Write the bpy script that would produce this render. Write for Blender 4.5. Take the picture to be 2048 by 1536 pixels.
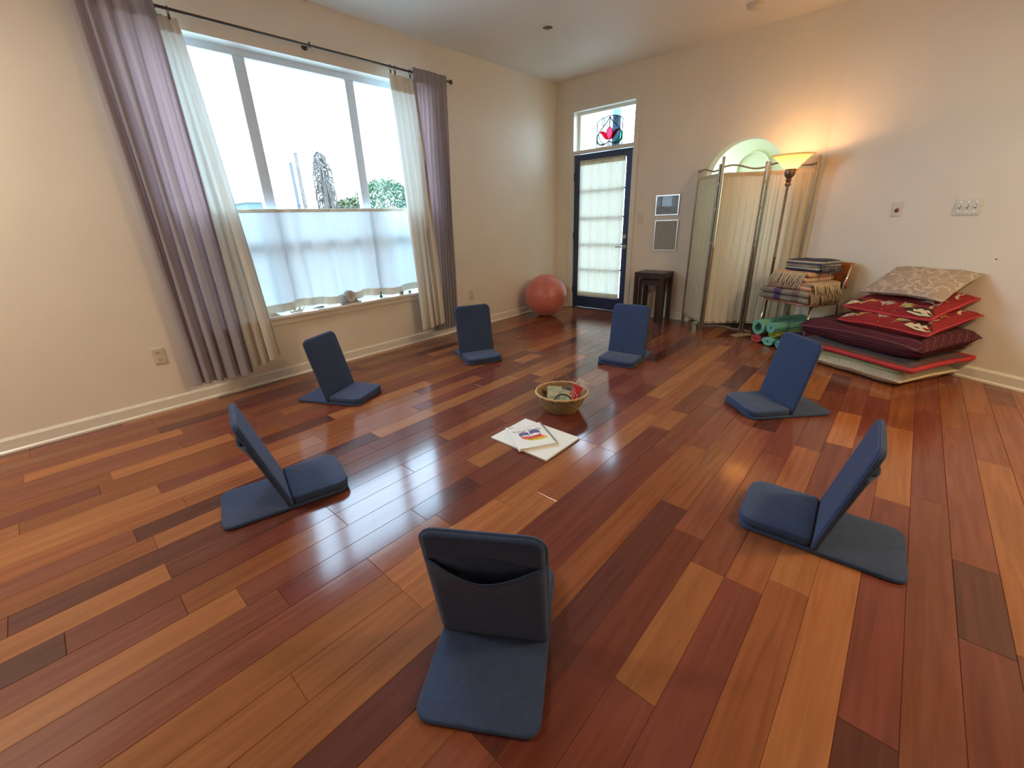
import bpy, math, random
from mathutils import Vector, Matrix, noise
random.seed(7)
for o in list(bpy.data.objects): bpy.data.objects.remove(o)
SC = bpy.context.scene
COL = SC.collection

# ------------------------------------------------------------------ camera, sky, lights, exposure
cam_d = bpy.data.cameras.new('camera'); cam = bpy.data.objects.new('camera', cam_d); COL.objects.link(cam)
cam_d.sensor_fit = 'HORIZONTAL'; cam_d.sensor_width = 36.0; cam_d.lens = 845.185 / 2048 * 36.0
cam_d.clip_start = 0.05; cam_d.clip_end = 300
_r = Vector((0.7435571, 0.6678027, -0.0340934)); _u = Vector((-0.2181427, 0.2904542, 0.9316921)); _f = Vector((-0.632089, 0.685329, -0.3616456))
CAM = Vector((3.919253, -5.323209, 1.250441))
M = Matrix.Identity(4)
for i in range(3): M[i][0] = _r[i]; M[i][1] = _u[i]; M[i][2] = -_f[i]; M[i][3] = CAM[i]
cam.matrix_world = M
SC.camera = cam

SKY = 14.0
world = bpy.data.worlds.new('overcast_sky'); SC.world = world; world.use_nodes = True
bg = world.node_tree.nodes['Background']; bg.inputs[0].default_value = (0.52, 0.77, 1.0, 1); bg.inputs[1].default_value = SKY

def portal(name, loc, rot, sx, sy):
    l = bpy.data.lights.new(name, 'AREA'); l.shape = 'RECTANGLE'; l.size = sx; l.size_y = sy; l.cycles.is_portal = True
    o = bpy.data.objects.new(name, l); COL.objects.link(o); o.location = loc; o.rotation_euler = rot; return o
PI = math.pi
portal('window_portal', (-0.24, -3.375, 1.53), (0, -PI/2, 0), 2.0, 2.36)        # faces +x
portal('door_portal', (0.72, 0.19, 1.28), (-PI/2, 0, 0), 0.9, 2.5)
portal('hall_portal', (1.5, 0.78, 1.55), (0, -PI/2, 0), 1.3, 0.8)

vs = SC.view_settings
vs.view_transform = 'Standard'; vs.look = 'None'; vs.gamma = 1.0; vs.use_curve_mapping = False
vs.exposure = 0.5
cy = SC.cycles
cy.use_denoising = True
cy.max_bounces = 10; cy.diffuse_bounces = 6; cy.glossy_bounces = 5; cy.transmission_bounces = 8; cy.transparent_max_bounces = 16
cy.sample_clamp_indirect = 8.0
cy.caustics_reflective = False; cy.caustics_refractive = False

# ------------------------------------------------------------------ helpers
def tag(o, label=None, cat=None, group=None, kind=None):
    if label: o['label'] = label
    if cat: o['category'] = cat
    if group: o['group'] = group
    if kind: o['kind'] = kind
    return o
def thing(name, label, cat, loc=(0, 0, 0), rz=0.0, group=None, kind=None):
    o = bpy.data.objects.new(name, None); COL.objects.link(o); o.location = loc; o.rotation_euler = (0, 0, rz)
    o.empty_display_size = 0.05
    return tag(o, label, cat, group, kind)
def struct(name, label, loc=(0, 0, 0)):
    o = bpy.data.objects.new(name, None); COL.objects.link(o); o.location = loc; o.empty_display_size = 0.05
    return tag(o, label, None, None, 'structure')

class MB:
    def __init__(s): s.v = []; s.f = []; s.m = []
    def add(s, vs_, fs_, mi=0):
        n = len(s.v); s.v += [tuple(v) for v in vs_]
        for f in fs_: s.f.append(tuple(i + n for i in f)); s.m.append(mi)
        return s
    def box(s, a, b, mi=0, mat=None):
        x0, y0, z0 = a; x1, y1, z1 = b
        vs_ = [(x0,y0,z0),(x1,y0,z0),(x1,y1,z0),(x0,y1,z0),(x0,y0,z1),(x1,y0,z1),(x1,y1,z1),(x0,y1,z1)]
        if mat is not None: vs_ = [tuple(mat @ Vector(v)) for v in vs_]
        return s.add(vs_, [(0,3,2,1),(4,5,6,7),(0,1,5,4),(1,2,6,5),(2,3,7,6),(3,0,4,7)], mi)
    def tube(s, pts, r, n=10, cap=True, mi=0, closed=False):
        pts = [Vector(p) for p in pts]; m = len(pts); rings = []
        up = None
        for i, p in enumerate(pts):
            if closed: d = pts[(i+1) % m] - pts[i-1]
            else: d = (pts[min(i+1, m-1)] - pts[max(i-1, 0)])
            d.normalize()
            if up is None:
                up = Vector((0,0,1)) if abs(d.z) < .9 else Vector((1,0,0))
            a = d.cross(up)
            if a.length < 1e-6: up = Vector((0,1,0)); a = d.cross(up)
            a.normalize(); b = a.cross(d); up = b
            rr = r[i] if isinstance(r, (list, tuple)) else r
            rings.append([p + a*math.cos(2*PI*k/n)*rr + b*math.sin(2*PI*k/n)*rr for k in range(n)])
        vs_ = [v for R in rings for v in R]; fs_ = []
        for i in range(m if closed else m-1):
            j = (i+1) % m
            for k in range(n): fs_.append((i*n+k, i*n+(k+1)%n, j*n+(k+1)%n, j*n+k))
        if cap and not closed: fs_.append(tuple(range(n))[::-1]); fs_.append(tuple((m-1)*n+k for k in range(n)))
        return s.add(vs_, fs_, mi)
    def lathe(s, prof, n=32, c=(0,0,0), mi=0, cap=False):
        vs_ = []; fs_ = []
        for r, z in prof:
            for k in range(n): vs_.append((c[0]+r*math.cos(2*PI*k/n), c[1]+r*math.sin(2*PI*k/n), c[2]+z))
        for i in range(len(prof)-1):
            for k in range(n): fs_.append((i*n+k, i*n+(k+1)%n, (i+1)*n+(k+1)%n, (i+1)*n+k))
        if cap:
            fs_.append(tuple(range(n))[::-1]); fs_.append(tuple((len(prof)-1)*n+k for k in range(n)))
        return s.add(vs_, fs_, mi)
    def prism(s, poly, h, mat, mi=0):
        # poly in local xy, extruded 0..h in local z, mapped by matrix mat
        n = len(poly)
        vs_ = [tuple(mat @ Vector((p[0], p[1], 0))) for p in poly] + [tuple(mat @ Vector((p[0], p[1], h))) for p in poly]
        fs_ = [tuple(range(n))[::-1], tuple(range(n, 2*n))] + [(i, (i+1)%n, n+(i+1)%n, n+i) for i in range(n)]
        return s.add(vs_, fs_, mi)
    def grid(s, fn, nu, nv, mi=0, flip=False):
        vs_ = [fn(i/nu, j/nv) for j in range(nv+1) for i in range(nu+1)]; fs_ = []
        for j in range(nv):
            for i in range(nu):
                a = j*(nu+1)+i; q = (a, a+1, a+nu+2, a+nu+1); fs_.append(q[::-1] if flip else q)
        return s.add(vs_, fs_, mi)
    def build(s, name, mats, parent=None, smooth=False, angle=None, bevel=0, label=None):
        me = bpy.data.meshes.new(name); me.from_pydata(s.v, [], s.f); me.validate()
        if not isinstance(mats, (list, tuple)): mats = [mats]
        for m in mats: me.materials.append(m)
        if len(mats) > 1:
            for p, mi in zip(me.polygons, s.m): p.material_index = mi
        if smooth or angle:
            for p in me.polygons: p.use_smooth = True
            if angle:
                try: me.set_sharp_from_angle(angle=math.radians(angle))
                except Exception: pass
        me.update()
        o = bpy.data.objects.new(name, me); COL.objects.link(o)
        if parent: o.parent = parent
        if label: o['label'] = label
        if bevel:
            b = o.modifiers.new('bevel', 'BEVEL'); b.width = bevel; b.segments = 2; b.limit_method = 'ANGLE'; b.angle_limit = math.radians(40)
        return o
def copy_tree(o, parent=None):
    c = o.copy(); COL.objects.link(c); c.parent = parent
    for ch in [k for k in bpy.data.objects if k.parent == o]: copy_tree(ch, c)
    return c

# ------------------------------------------------------------------ materials
def srgb(r, g, b):
    f = lambda c: (c/255/12.92) if c/255 <= .04045 else ((c/255+.055)/1.055)**2.4
    return (f(r), f(g), f(b))
def nodes(name):
    m = bpy.data.materials.new(name); m.use_nodes = True; nt = m.node_tree
    return m, nt, nt.nodes['Principled BSDF']
def link(nt, a, b): nt.links.new(a, b)
def mat(name, col, rough=.6, metal=0.0, var=0.08, scale=12.0, bump=0.0, bscale=200.0, spec=.5, sheen=0.0, coat=0.0, stretch=None):
    m, nt, p = nodes(name)
    p.inputs['Roughness'].default_value = rough; p.inputs['Metallic'].default_value = metal
    p.inputs['Specular IOR Level'].default_value = spec
    if sheen: p.inputs['Sheen Weight'].default_value = sheen
    if coat: p.inputs['Coat Weight'].default_value = coat; p.inputs['Coat Roughness'].default_value = .1
    tc = nt.nodes.new('ShaderNodeTexCoord'); src = tc.outputs['Object']
    if stretch:
        mp = nt.nodes.new('ShaderNodeMapping'); mp.inputs['Scale'].default_value = stretch; link(nt, src, mp.inputs['Vector']); src = mp.outputs[0]
    n = nt.nodes.new('ShaderNodeTexNoise'); n.inputs['Scale'].default_value = scale; n.inputs['Detail'].default_value = 4
    link(nt, src, n.inputs['Vector'])
    r = nt.nodes.new('ShaderNodeValToRGB')
    r.color_ramp.elements[0].position = .3; r.color_ramp.elements[1].position = .7
    r.color_ramp.elements[0].color = tuple(c*(1-var) for c in col) + (1,); r.color_ramp.elements[1].color = tuple(min(1, c*(1+var)) for c in col) + (1,)
    link(nt, n.outputs[0], r.inputs[0]); link(nt, r.outputs[0], p.inputs['Base Color'])
    if bump:
        nb = nt.nodes.new('ShaderNodeTexNoise'); nb.inputs['Scale'].default_value = bscale; nb.inputs['Detail'].default_value = 3; link(nt, src, nb.inputs['Vector'])
        b = nt.nodes.new('ShaderNodeBump'); b.inputs['Strength'].default_value = bump; b.inputs['Distance'].default_value = .01
        link(nt, nb.outputs[0], b.inputs['Height']); link(nt, b.outputs[0], p.inputs['Normal'])
    return m
def cloth(name, col, trans=.35, var=.06, weave=350.0, tcol=None):
    m = bpy.data.materials.new(name); m.use_nodes = True; nt = m.node_tree; nt.nodes.clear()
    out = nt.nodes.new('ShaderNodeOutputMaterial'); mx = nt.nodes.new('ShaderNodeMixShader'); d = nt.nodes.new('ShaderNodeBsdfDiffuse'); t = nt.nodes.new('ShaderNodeBsdfTranslucent')
    tc = nt.nodes.new('ShaderNodeTexCoord'); mp = nt.nodes.new('ShaderNodeMapping'); mp.inputs['Scale'].default_value = (1, 1, 3.0)
    n = nt.nodes.new('ShaderNodeTexNoise'); n.inputs['Scale'].default_value = weave; n.inputs['Detail'].default_value = 2
    link(nt, tc.outputs['Object'], mp.inputs[0]); link(nt, mp.outputs[0], n.inputs[0])
    r = nt.nodes.new('ShaderNodeValToRGB'); r.color_ramp.elements[0].color = tuple(c*(1-var) for c in col)+(1,); r.color_ramp.elements[1].color = tuple(min(1, c*(1+var)) for c in col)+(1,)
    link(nt, n.outputs[0], r.inputs[0]); link(nt, r.outputs[0], d.inputs[0])
    if tcol: t.inputs[0].default_value = tuple(tcol)+(1,)
    else: link(nt, r.outputs[0], t.inputs[0])
    b = nt.nodes.new('ShaderNodeBump'); b.inputs['Strength'].default_value = .15; b.inputs['Distance'].default_value = .004
    link(nt, n.outputs[0], b.inputs['Height']); link(nt, b.outputs[0], d.inputs['Normal'])
    mx.inputs[0].default_value = trans; link(nt, d.outputs[0], mx.inputs[1]); link(nt, t.outputs[0], mx.inputs[2]); link(nt, mx.outputs[0], out.inputs[0])
    return m
def glass(name, tint=(1, 1, 1), refl=.06):
    m = bpy.data.materials.new(name); m.use_nodes = True; nt = m.node_tree; nt.nodes.clear()
    out = nt.nodes.new('ShaderNodeOutputMaterial'); mx = nt.nodes.new('ShaderNodeMixShader'); t = nt.nodes.new('ShaderNodeBsdfTransparent'); g = nt.nodes.new('ShaderNodeBsdfGlossy')
    t.inputs[0].default_value = tuple(tint)+(1,); g.inputs['Roughness'].default_value = .02
    lw = nt.nodes.new('ShaderNodeLayerWeight'); lw.inputs[0].default_value = .2
    mth = nt.nodes.new('ShaderNodeMath'); mth.operation = 'MULTIPLY_ADD'; mth.inputs[1].default_value = .5; mth.inputs[2].default_value = refl*.5
    link(nt, lw.outputs['Fresnel'], mth.inputs[0]); link(nt, mth.outputs[0], mx.inputs[0])
    link(nt, t.outputs[0], mx.inputs[1]); link(nt, g.outputs[0], mx.inputs[2]); link(nt, mx.outputs[0], out.inputs[0])
    return m
def wood(name, c0, c1, rough=.135, grain=1.0):
    m, nt, p = nodes(name)
    tc = nt.nodes.new('ShaderNodeTexCoord'); oi = nt.nodes.new('ShaderNodeObjectInfo')
    ad = nt.nodes.new('ShaderNodeVectorMath'); ad.operation = 'ADD'
    ml = nt.nodes.new('ShaderNodeVectorMath'); ml.operation = 'SCALE'; ml.inputs['Scale'].default_value = 1.0
    cb = nt.nodes.new('ShaderNodeCombineXYZ')
    mm = nt.nodes.new('ShaderNodeMath'); mm.operation = 'MULTIPLY'; mm.inputs[1].default_value = 37.0; link(nt, oi.outputs['Random'], mm.inputs[0])
    for i in range(3): link(nt, mm.outputs[0], cb.inputs[i])
    link(nt, tc.outputs['Object'], ad.inputs[0]); link(nt, cb.outputs[0], ad.inputs[1])
    mp = nt.nodes.new('ShaderNodeMapping'); mp.inputs['Scale'].default_value = (22*grain, 1.3*grain, 22*grain); link(nt, ad.outputs[0], mp.inputs[0])
    n = nt.nodes.new('ShaderNodeTexNoise'); n.inputs['Scale'].default_value = 1.6; n.inputs['Detail'].default_value = 6; n.inputs['Distortion'].default_value = .6; link(nt, mp.outputs[0], n.inputs[0])
    r = nt.nodes.new('ShaderNodeValToRGB'); r.color_ramp.elements[0].position = .32; r.color_ramp.elements[1].position = .68
    r.color_ramp.elements[0].color = tuple(c0)+(1,); r.color_ramp.elements[1].color = tuple(c1)+(1,)
    link(nt, n.outputs[0], r.inputs[0])
    hv = nt.nodes.new('ShaderNodeHueSaturation')
    m2 = nt.nodes.new('ShaderNodeMath'); m2.operation = 'MULTIPLY_ADD'; m2.inputs[1].default_value = .3; m2.inputs[2].default_value = .85; link(nt, oi.outputs['Random'], m2.inputs[0])
    link(nt, m2.outputs[0], hv.inputs['Value']); link(nt, r.outputs[0], hv.inputs['Color']); link(nt, hv.outputs[0], p.inputs['Base Color'])
    p.inputs['Roughness'].default_value = rough; p.inputs['Specular IOR Level'].default_value = .37
    n2 = nt.nodes.new('ShaderNodeTexNoise'); n2.inputs['Scale'].default_value = 9; n2.inputs['Detail'].default_value = 3; link(nt, ad.outputs[0], n2.inputs[0])
    b = nt.nodes.new('ShaderNodeBump'); b.inputs['Strength'].default_value = .06; b.inputs['Distance'].default_value = .004
    link(nt, n2.outputs[0], b.inputs['Height']); link(nt, b.outputs[0], p.inputs['Normal'])
    return m

WALL = mat('cream_wall_paint', (.79, .74, .65), .9, var=.02, scale=3, bump=.06, bscale=160, spec=.08)
CEIL = mat('ceiling_paint', (.78, .76, .70), .6, var=.02, scale=2, bump=.04, bscale=60, spec=.3)
HALL = mat('hall_paint', (.82, .78, .54), .7, var=.02)
TRIM = mat('white_trim_paint', (.76, .74, .66), .35, var=.02)
FRAMEW = mat('hazy_window_frame_paint', (.66, .76, .86), .4, var=.03)  # blue tint puts lens haze into the frame colour
GLASS = glass('window_glass')
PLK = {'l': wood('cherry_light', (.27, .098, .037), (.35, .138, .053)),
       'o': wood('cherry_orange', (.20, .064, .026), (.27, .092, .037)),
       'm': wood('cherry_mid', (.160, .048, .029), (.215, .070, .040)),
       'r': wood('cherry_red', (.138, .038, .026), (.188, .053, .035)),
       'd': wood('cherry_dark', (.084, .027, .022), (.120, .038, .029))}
NAVY = mat('navy_canvas', (.036, .062, .142), .85, var=.12, scale=40, bump=.35, bscale=900, spec=.2, sheen=.15)
NAVYD = mat('navy_canvas_pocket', (.03,.05,.12), .9, var=.12, scale=40, bump=.3, bscale=900, spec=.15)
GREYC = cloth('plum_grey_linen', (.42, .42, .48), .28, tcol=(.42, .26, .26))
WHITEC = cloth('white_linen', (.78, .74, .66), .16, var=.04, tcol=(.55, .55, .50))
CAFE = cloth('white_cafe_cotton', (.78, .79, .77), .30, var=.03, tcol=(.34, .375, .38))
DOORC = cloth('door_sheer_voile', (.80, .76, .66), .26, var=.04, tcol=(.60, .56, .47))
HEM = cloth('white_cotton_hem', (.78, .73, .62), .2, var=.03)
DOORB = mat('navy_door_paint', (.030, .055, .14), .35, var=.05)
STEEL = mat('brushed_nickel', (.62, .60, .57), .3, 1.0, var=.05)
DARKM = mat('dark_bronze_metal', (.10, .085, .07), .4, .8, var=.1)
PEWTER = mat('pewter_metal', (.34, .29, .23), .35, .9, var=.1, scale=30)
CHROME = mat('chrome', (.75, .75, .75), .12, 1.0, var=.01)
PLATE = mat('ivory_plastic', (.66, .60, .47), .4, var=.02)
BLACK = mat('black_slot', (.01, .01, .01), .6, var=.05)

# ------------------------------------------------------------------ floor
W = .1235; X0 = -.032
floor = MB().box((-.2, -8.3, -.12), (6.4, .16, -.004)).build('floor', mat('dark_subfloor', (.03, .012, .008), .8))
tag(floor, 'glossy red-brown cherry plank floor', None, None, 'structure')
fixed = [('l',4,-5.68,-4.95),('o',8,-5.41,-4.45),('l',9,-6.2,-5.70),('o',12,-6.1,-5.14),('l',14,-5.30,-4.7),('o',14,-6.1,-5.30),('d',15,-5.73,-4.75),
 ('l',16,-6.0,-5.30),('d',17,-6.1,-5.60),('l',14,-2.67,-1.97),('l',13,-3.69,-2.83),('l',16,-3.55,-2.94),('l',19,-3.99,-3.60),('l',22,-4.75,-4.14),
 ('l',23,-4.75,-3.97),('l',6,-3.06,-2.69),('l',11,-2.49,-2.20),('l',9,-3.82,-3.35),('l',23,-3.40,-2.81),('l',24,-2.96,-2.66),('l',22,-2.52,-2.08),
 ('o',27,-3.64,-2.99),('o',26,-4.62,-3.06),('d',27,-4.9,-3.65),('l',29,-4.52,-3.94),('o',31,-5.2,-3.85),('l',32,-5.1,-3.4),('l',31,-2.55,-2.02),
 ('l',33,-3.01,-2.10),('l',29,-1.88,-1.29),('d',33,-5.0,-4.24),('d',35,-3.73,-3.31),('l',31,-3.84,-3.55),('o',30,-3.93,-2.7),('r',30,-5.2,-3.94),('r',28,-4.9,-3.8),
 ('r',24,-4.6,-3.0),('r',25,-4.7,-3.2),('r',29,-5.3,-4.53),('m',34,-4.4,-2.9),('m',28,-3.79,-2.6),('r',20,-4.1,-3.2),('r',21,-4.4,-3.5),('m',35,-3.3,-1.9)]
rows = {}
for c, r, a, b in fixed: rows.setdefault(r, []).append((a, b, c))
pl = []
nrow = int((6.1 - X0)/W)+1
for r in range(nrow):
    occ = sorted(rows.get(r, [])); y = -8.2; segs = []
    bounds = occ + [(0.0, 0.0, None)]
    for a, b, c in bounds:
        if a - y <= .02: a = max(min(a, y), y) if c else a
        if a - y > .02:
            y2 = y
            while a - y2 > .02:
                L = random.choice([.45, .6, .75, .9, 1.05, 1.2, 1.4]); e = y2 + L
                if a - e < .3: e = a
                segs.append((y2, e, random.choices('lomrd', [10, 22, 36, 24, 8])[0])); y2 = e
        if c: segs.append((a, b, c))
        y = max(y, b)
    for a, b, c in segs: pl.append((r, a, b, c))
def plank_mesh(w, L):
    h = .018; e = .0012; m = MB()
    a, b = w/2-.0003, L/2-.0003
    vs_ = [(-a,-b,-h),(a,-b,-h),(a,b,-h),(-a,b,-h),(-a,-b,-e),(a,-b,-e),(a,b,-e),(-a,b,-e),(-a+e,-b+e,0),(a-e,-b+e,0),(a-e,b-e,0),(-a+e,b-e,0)]
    fs_ = [(0,3,2,1),(8,9,10,11)]
    for i in range(4):
        j = (i+1) % 4; fs_ += [(i,j,4+j,4+i),(4+i,4+j,8+j,8+i)]
    return m.add(vs_, fs_)
def vis(r, a, b):
    x = X0+(r+.5)*W
    best = 0
    for y in (a, (a+b)/2, b):
        d = Vector((x, y, 0))-CAM; z = d.dot(_f)
        if z > .1 and abs(d.dot(_r)/z) < 1.3 and abs(d.dot(_u)/z) < 1.0: best = max(best, 1/z*(b-a))
    return best
# keep boards inside the walls
def right_limit(y): return 3.135 - y/.4923*.8705 if y > -1.68 else 6.1
pl = [(r, a, b, c) for r, a, b, c in pl if X0+r*W < right_limit(a)]
pl.sort(key=lambda t: -vis(*t[:3]))
stuffm = {}
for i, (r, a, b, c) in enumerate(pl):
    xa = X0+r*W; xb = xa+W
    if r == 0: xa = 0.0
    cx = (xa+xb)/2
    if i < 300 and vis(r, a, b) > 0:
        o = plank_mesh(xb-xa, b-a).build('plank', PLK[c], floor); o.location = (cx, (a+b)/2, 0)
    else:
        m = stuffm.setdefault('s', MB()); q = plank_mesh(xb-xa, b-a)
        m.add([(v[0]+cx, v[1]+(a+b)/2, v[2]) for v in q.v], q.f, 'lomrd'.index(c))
if stuffm:
    tag(stuffm['s'].build('planks_beyond_view', [PLK[k] for k in 'lomrd'], floor), kind='stuff')

# ------------------------------------------------------------------ walls and ceiling
CH = 2.888
WY0, WY1, WZ0, WZ1 = -4.54, -2.21, .50, 2.515
m = MB(); m.box((-.2, -8.2, 0), (0, WY0, CH)); m.box((-.2, WY1, 0), (0, .15, CH)); m.box((-.2, WY0, 0), (0, WY1, WZ0)); m.box((-.2, WY0, WZ1), (0, WY1, CH))
tag(m.build('wall_left', WALL), 'cream wall with the big curtained window', kind='structure')
# back wall with door and arch openings
AX, AR, AZ = 2.43, .38, 1.575
m = MB(); m.box((0, 0, 0), (.27, .15, CH)); m.box((.27, 0, 2.545), (1.175, .15, CH)); m.box((1.175, 0, 0), (AX-AR, .15, CH)); m.box((AX+AR, 0, 0), (3.3, .15, CH)); m.box((AX-AR, 0, AZ+AR+.05), (AX+AR, .15, CH))
N = 28; top = AZ+AR+.05
for i in range(N):
    t0, t1 = PI*i/N, PI*(i+1)/N
    p0 = (AX-AR*math.cos(t0), AZ+AR*math.sin(t0)); p1 = (AX-AR*math.cos(t1), AZ+AR*math.sin(t1))
    vs_ = []
    for y in (0, .15): vs_ += [(p0[0], y, p0[1]), (p1[0], y, p1[1]), (p1[0], y, top), (p0[0], y, top)]
    m.add(vs_, [(0,1,2,3),(7,6,5,4),(0,4,5,1)])
tag(m.build('wall_back', WALL), 'cream wall with the navy door and the arched opening', kind='structure')
DW = Vector((.8705, -.4923, 0)); NW = Vector((-.4923, -.8705, 0)); P0 = Vector((3.135, 0, 0)); ANG = math.atan2(DW.y, DW.x)
def SD(s, d, z=0.0): return P0 + DW*s + NW*d + Vector((0, 0, z))
MW = Matrix(((DW.x, NW.x, 0, P0.x), (DW.y, NW.y, 0, P0.y), (0, 0, 1, 0), (0, 0, 0, 1)))
m = MB(); m.box((-.0, -.15, 0), (3.4, 0, CH), mat=MW)
tag(m.build('wall_angled', WALL), 'warm lit angled wall behind the cushion stack', kind='structure')
m = MB(); m.box((6.09, -8.2, 0), (6.25, -1.55, CH)); tag(m.build('wall_right', WALL), 'plain cream wall out of view', kind='structure')
m = MB(); m.box((-.2, -8.35, 0), (6.25, -8.2, CH)); tag(m.build('wall_rear', WALL), 'plain rear wall behind the camera', kind='structure')
m = MB(); m.box((-.2, -8.35, CH), (6.3, .15, CH+.15)); tag(m.build('ceiling', CEIL), 'flat off-white ceiling', kind='structure')
# hall behind the arch
m = MB(); m.box((1.6, 1.25, 0), (3.5, 1.35, 2.5)); m.box((3.4, .15, 0), (3.5, 1.25, 2.5)); m.box((1.6, .15, 2.4), (3.5, 1.35, 2.5))
m.box((1.5, .15, 0), (1.6, 1.35, .9)); m.box((1.5, .15, 2.2), (1.6, 1.35, 2.5)); m.box((1.5, .15, .9), (1.6, .38, 2.2)); m.box((1.5, 1.18, .9), (1.6, 1.35, 2.2))
tag(m.build('wall_hall', HALL), 'pale green hall walls seen through the arch', kind='structure')
m = MB(); m.box((1.5, .15, -.1), (3.5, 1.35, 0)); tag(m.build('floor_hall', PLK['d']), 'dark floor of the hall behind the arch', kind='structure')
m = MB()
pts = [(2.0+.19*(1-math.cos(PI*i/16)), 1.235, 1.75+.2*math.sin(PI*i/16)) for i in range(17)]
m.tube([(2.0, 1.235, .4)]+pts+[(2.38, 1.235, .4)], .014, 8); tag(m.build('trim_3', HALL, smooth=True), 'faint arched moulding on the hall wall', kind='structure')

# baseboards
def base(name, a, b, out, label, h=.095):
    a, b, out = Vector(a), Vector(b), Vector(out); prof = [(0, 0), (.026, 0), (.026, .012), (.016, .022), (.014, h-.014), (.006, h), (0, h)]
    vs_ = [a+out*p+Vector((0,0,z)) for p, z in prof]+[b+out*p+Vector((0,0,z)) for p, z in prof]; n = len(prof)
    fs_ = [(i, (i+1)%n, n+(i+1)%n, n+i) for i in range(n)]+[tuple(range(n))[::-1], tuple(range(n, 2*n))]
    return tag(MB().add(vs_, fs_).build(name, TRIM), label, kind='structure')
base('baseboard_left', (0, -8.2, 0), (0, 0, 0), (1, 0, 0), 'cream baseboard under the big window')
base('baseboard_back', (0, 0, 0), (.225, 0, 0), (0, -1, 0), 'short baseboard behind the exercise ball')
base('baseboard_back', (1.222, 0, 0), (AX-AR, 0, 0), (0, -1, 0), 'baseboard behind the nested tables')
base('baseboard_back', (AX+AR, 0, 0), (3.12, 0, 0), (0, -1, 0), 'short baseboard behind the floor lamp')
base('baseboard_right', SD(.0, 0), SD(3.38, 0), NW, 'cream baseboard behind the cushion stack')

# ------------------------------------------------------------------ big window
w1 = struct('window_1', 'large three-light window with a curtained lower half', (0, 0, 0))
def fb(name, a, b, m_=None, bev=.004): return MB().box(a, b).build(name, m_ or FRAMEW, w1, bevel=bev)
XF0, XF1 = -.18, -.115
WB = .52
fb('frame_head', (XF0, WY0, 2.455), (XF1, WY1, WZ1)); fb('frame_bottom', (XF0, WY0, WB), (XF1, WY1, WB+.07))
fb('frame_jamb', (XF0, WY0, WB), (XF1, WY0+.05, WZ1)); fb('frame_jamb', (XF0, WY1-.05, WB), (XF1, WY1, WZ1))
ms = (-3.865, -2.98)
for y in ms: fb('mullion', (XF0, y, WB+.07), (XF1, y+.085, 2.455))
ed = [WY0+.05, ms[0], ms[0]+.085, ms[1], ms[1]+.085, WY1-.05]
for i in range(0, 6, 2):
    fb('cross_rail', (XF0+.005, ed[i], 1.085), (XF1-.005, ed[i+1], 1.16))
    for z0, z1 in ((WB+.07, 1.085), (1.16, 2.455)):
        MB().box((-.15, ed[i], z0), (-.145, ed[i+1], z1)).build('pane', GLASS, w1)
m = MB(); t = .012   # painted reveal lining
m.box((XF1, WY0, WZ1-t), (.0, WY1, WZ1)); m.box((XF1, WY0, .55), (.0, WY0+t, WZ1-t)); m.box((XF1, WY1-t, .55), (.0, WY1, WZ1-t)); m.build('reveal', TRIM, w1)
MB().box((XF1, WY0-.07, .525), (.045, WY1+.07, .55)).build('window_sill', TRIM, w1, bevel=.005)
MB().box((0, WY0-.05, .475), (.02, WY1+.05, .525)).build('apron', TRIM, w1, bevel=.003)

# ------------------------------------------------------------------ curtains
def curtain(name, label, mt, yt, yb, zt, zb, x, folds, amp, seed, header=None, ruffle=0, parts=None, hem=None, lean=0.0, top_amp=.55):
    rnd = random.Random(seed)
    y0 = (yt[0]+yt[1]+yb[0]+yb[1])/4
    root = thing(name, label, 'curtain', (x, y0, zb if not callable(zb) else zb(.5)))
    z0 = root.location.z
    ph = [rnd.uniform(0, 6.28) for _ in range(4)]
    warp = [0]
    for k in range(folds*2): warp.append(warp[-1]+rnd.uniform(.55, 1.45))
    warp = [w/warp[-1] for w in warp]
    def phase(u):
        # piecewise monotone map to fold phase
        for k in range(folds*2):
            if u <= warp[k+1] or k == folds*2-1: return (k+(u-warp[k])/(warp[k+1]-warp[k]))*PI
    def fn(u, v):
        zb_ = zb(u) if callable(zb) else zb
        z = zt+(zb_-zt)*v
        vv = v**.8
        ya = yt[0]+(yb[0]-yt[0])*vv; yb_ = yt[1]+(yb[1]-yt[1])*vv
        y = ya+(yb_-ya)*u
        a = amp*(top_amp+(1-top_amp)*min(1, v*2.2))
        xx = a*math.sin(phase(u)+.25*math.sin(2.2*v+ph[0]))+.25*a*math.sin(3.1*phase(u)+ph[1]+v*1.7)*(1-v*.5)
        xx += .004*math.sin(11*v+ph[2]+u*7)+lean*v**.7
        y += .012*math.sin(phase(u)*2+ph[3])*v
        if ruffle: xx += ruffle*math.exp(-v*26)*math.sin(u*folds*14+ph[1])
        return (xx, y-y0, z-z0)
    MB().grid(fn, folds*12, 40).build('panel', mt, root, smooth=True)
    if header:
        h0, h1 = header
        def fh(u, v):
            p = fn(u, 0 + (h1)*v); d = .002
            return (p[0]+d, p[1], p[2])
        MB().grid(fh, folds*12, 6).build('heading', hem or mt, root, smooth=True)
    if hem:
        def fhm(u, v):
            p = fn(u, .955+.045*v); return (p[0]+.0018, p[1], p[2])
        MB().grid(fhm, folds*12, 3).build('hem', hem, root, smooth=True)
    return root, fn
curtain('plum_curtain', 'long plum-grey linen curtain at the left end of the rod', GREYC, (-4.735, -4.335), (-4.735, -4.325), 2.60, lambda u: .165-.015*u, .118, 5, .03, 3, header=(0, .045), ruffle=.003, top_amp=.35)
curtain('plum_curtain', 'plum-grey linen curtain beside the exercise ball corner', GREYC, (-2.395, -1.99), (-2.47, -2.085), 2.605, .105, .112, 8, .022, 5, header=(0, .045), ruffle=.003, top_amp=.3)
GREY2 = WHITEC
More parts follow.
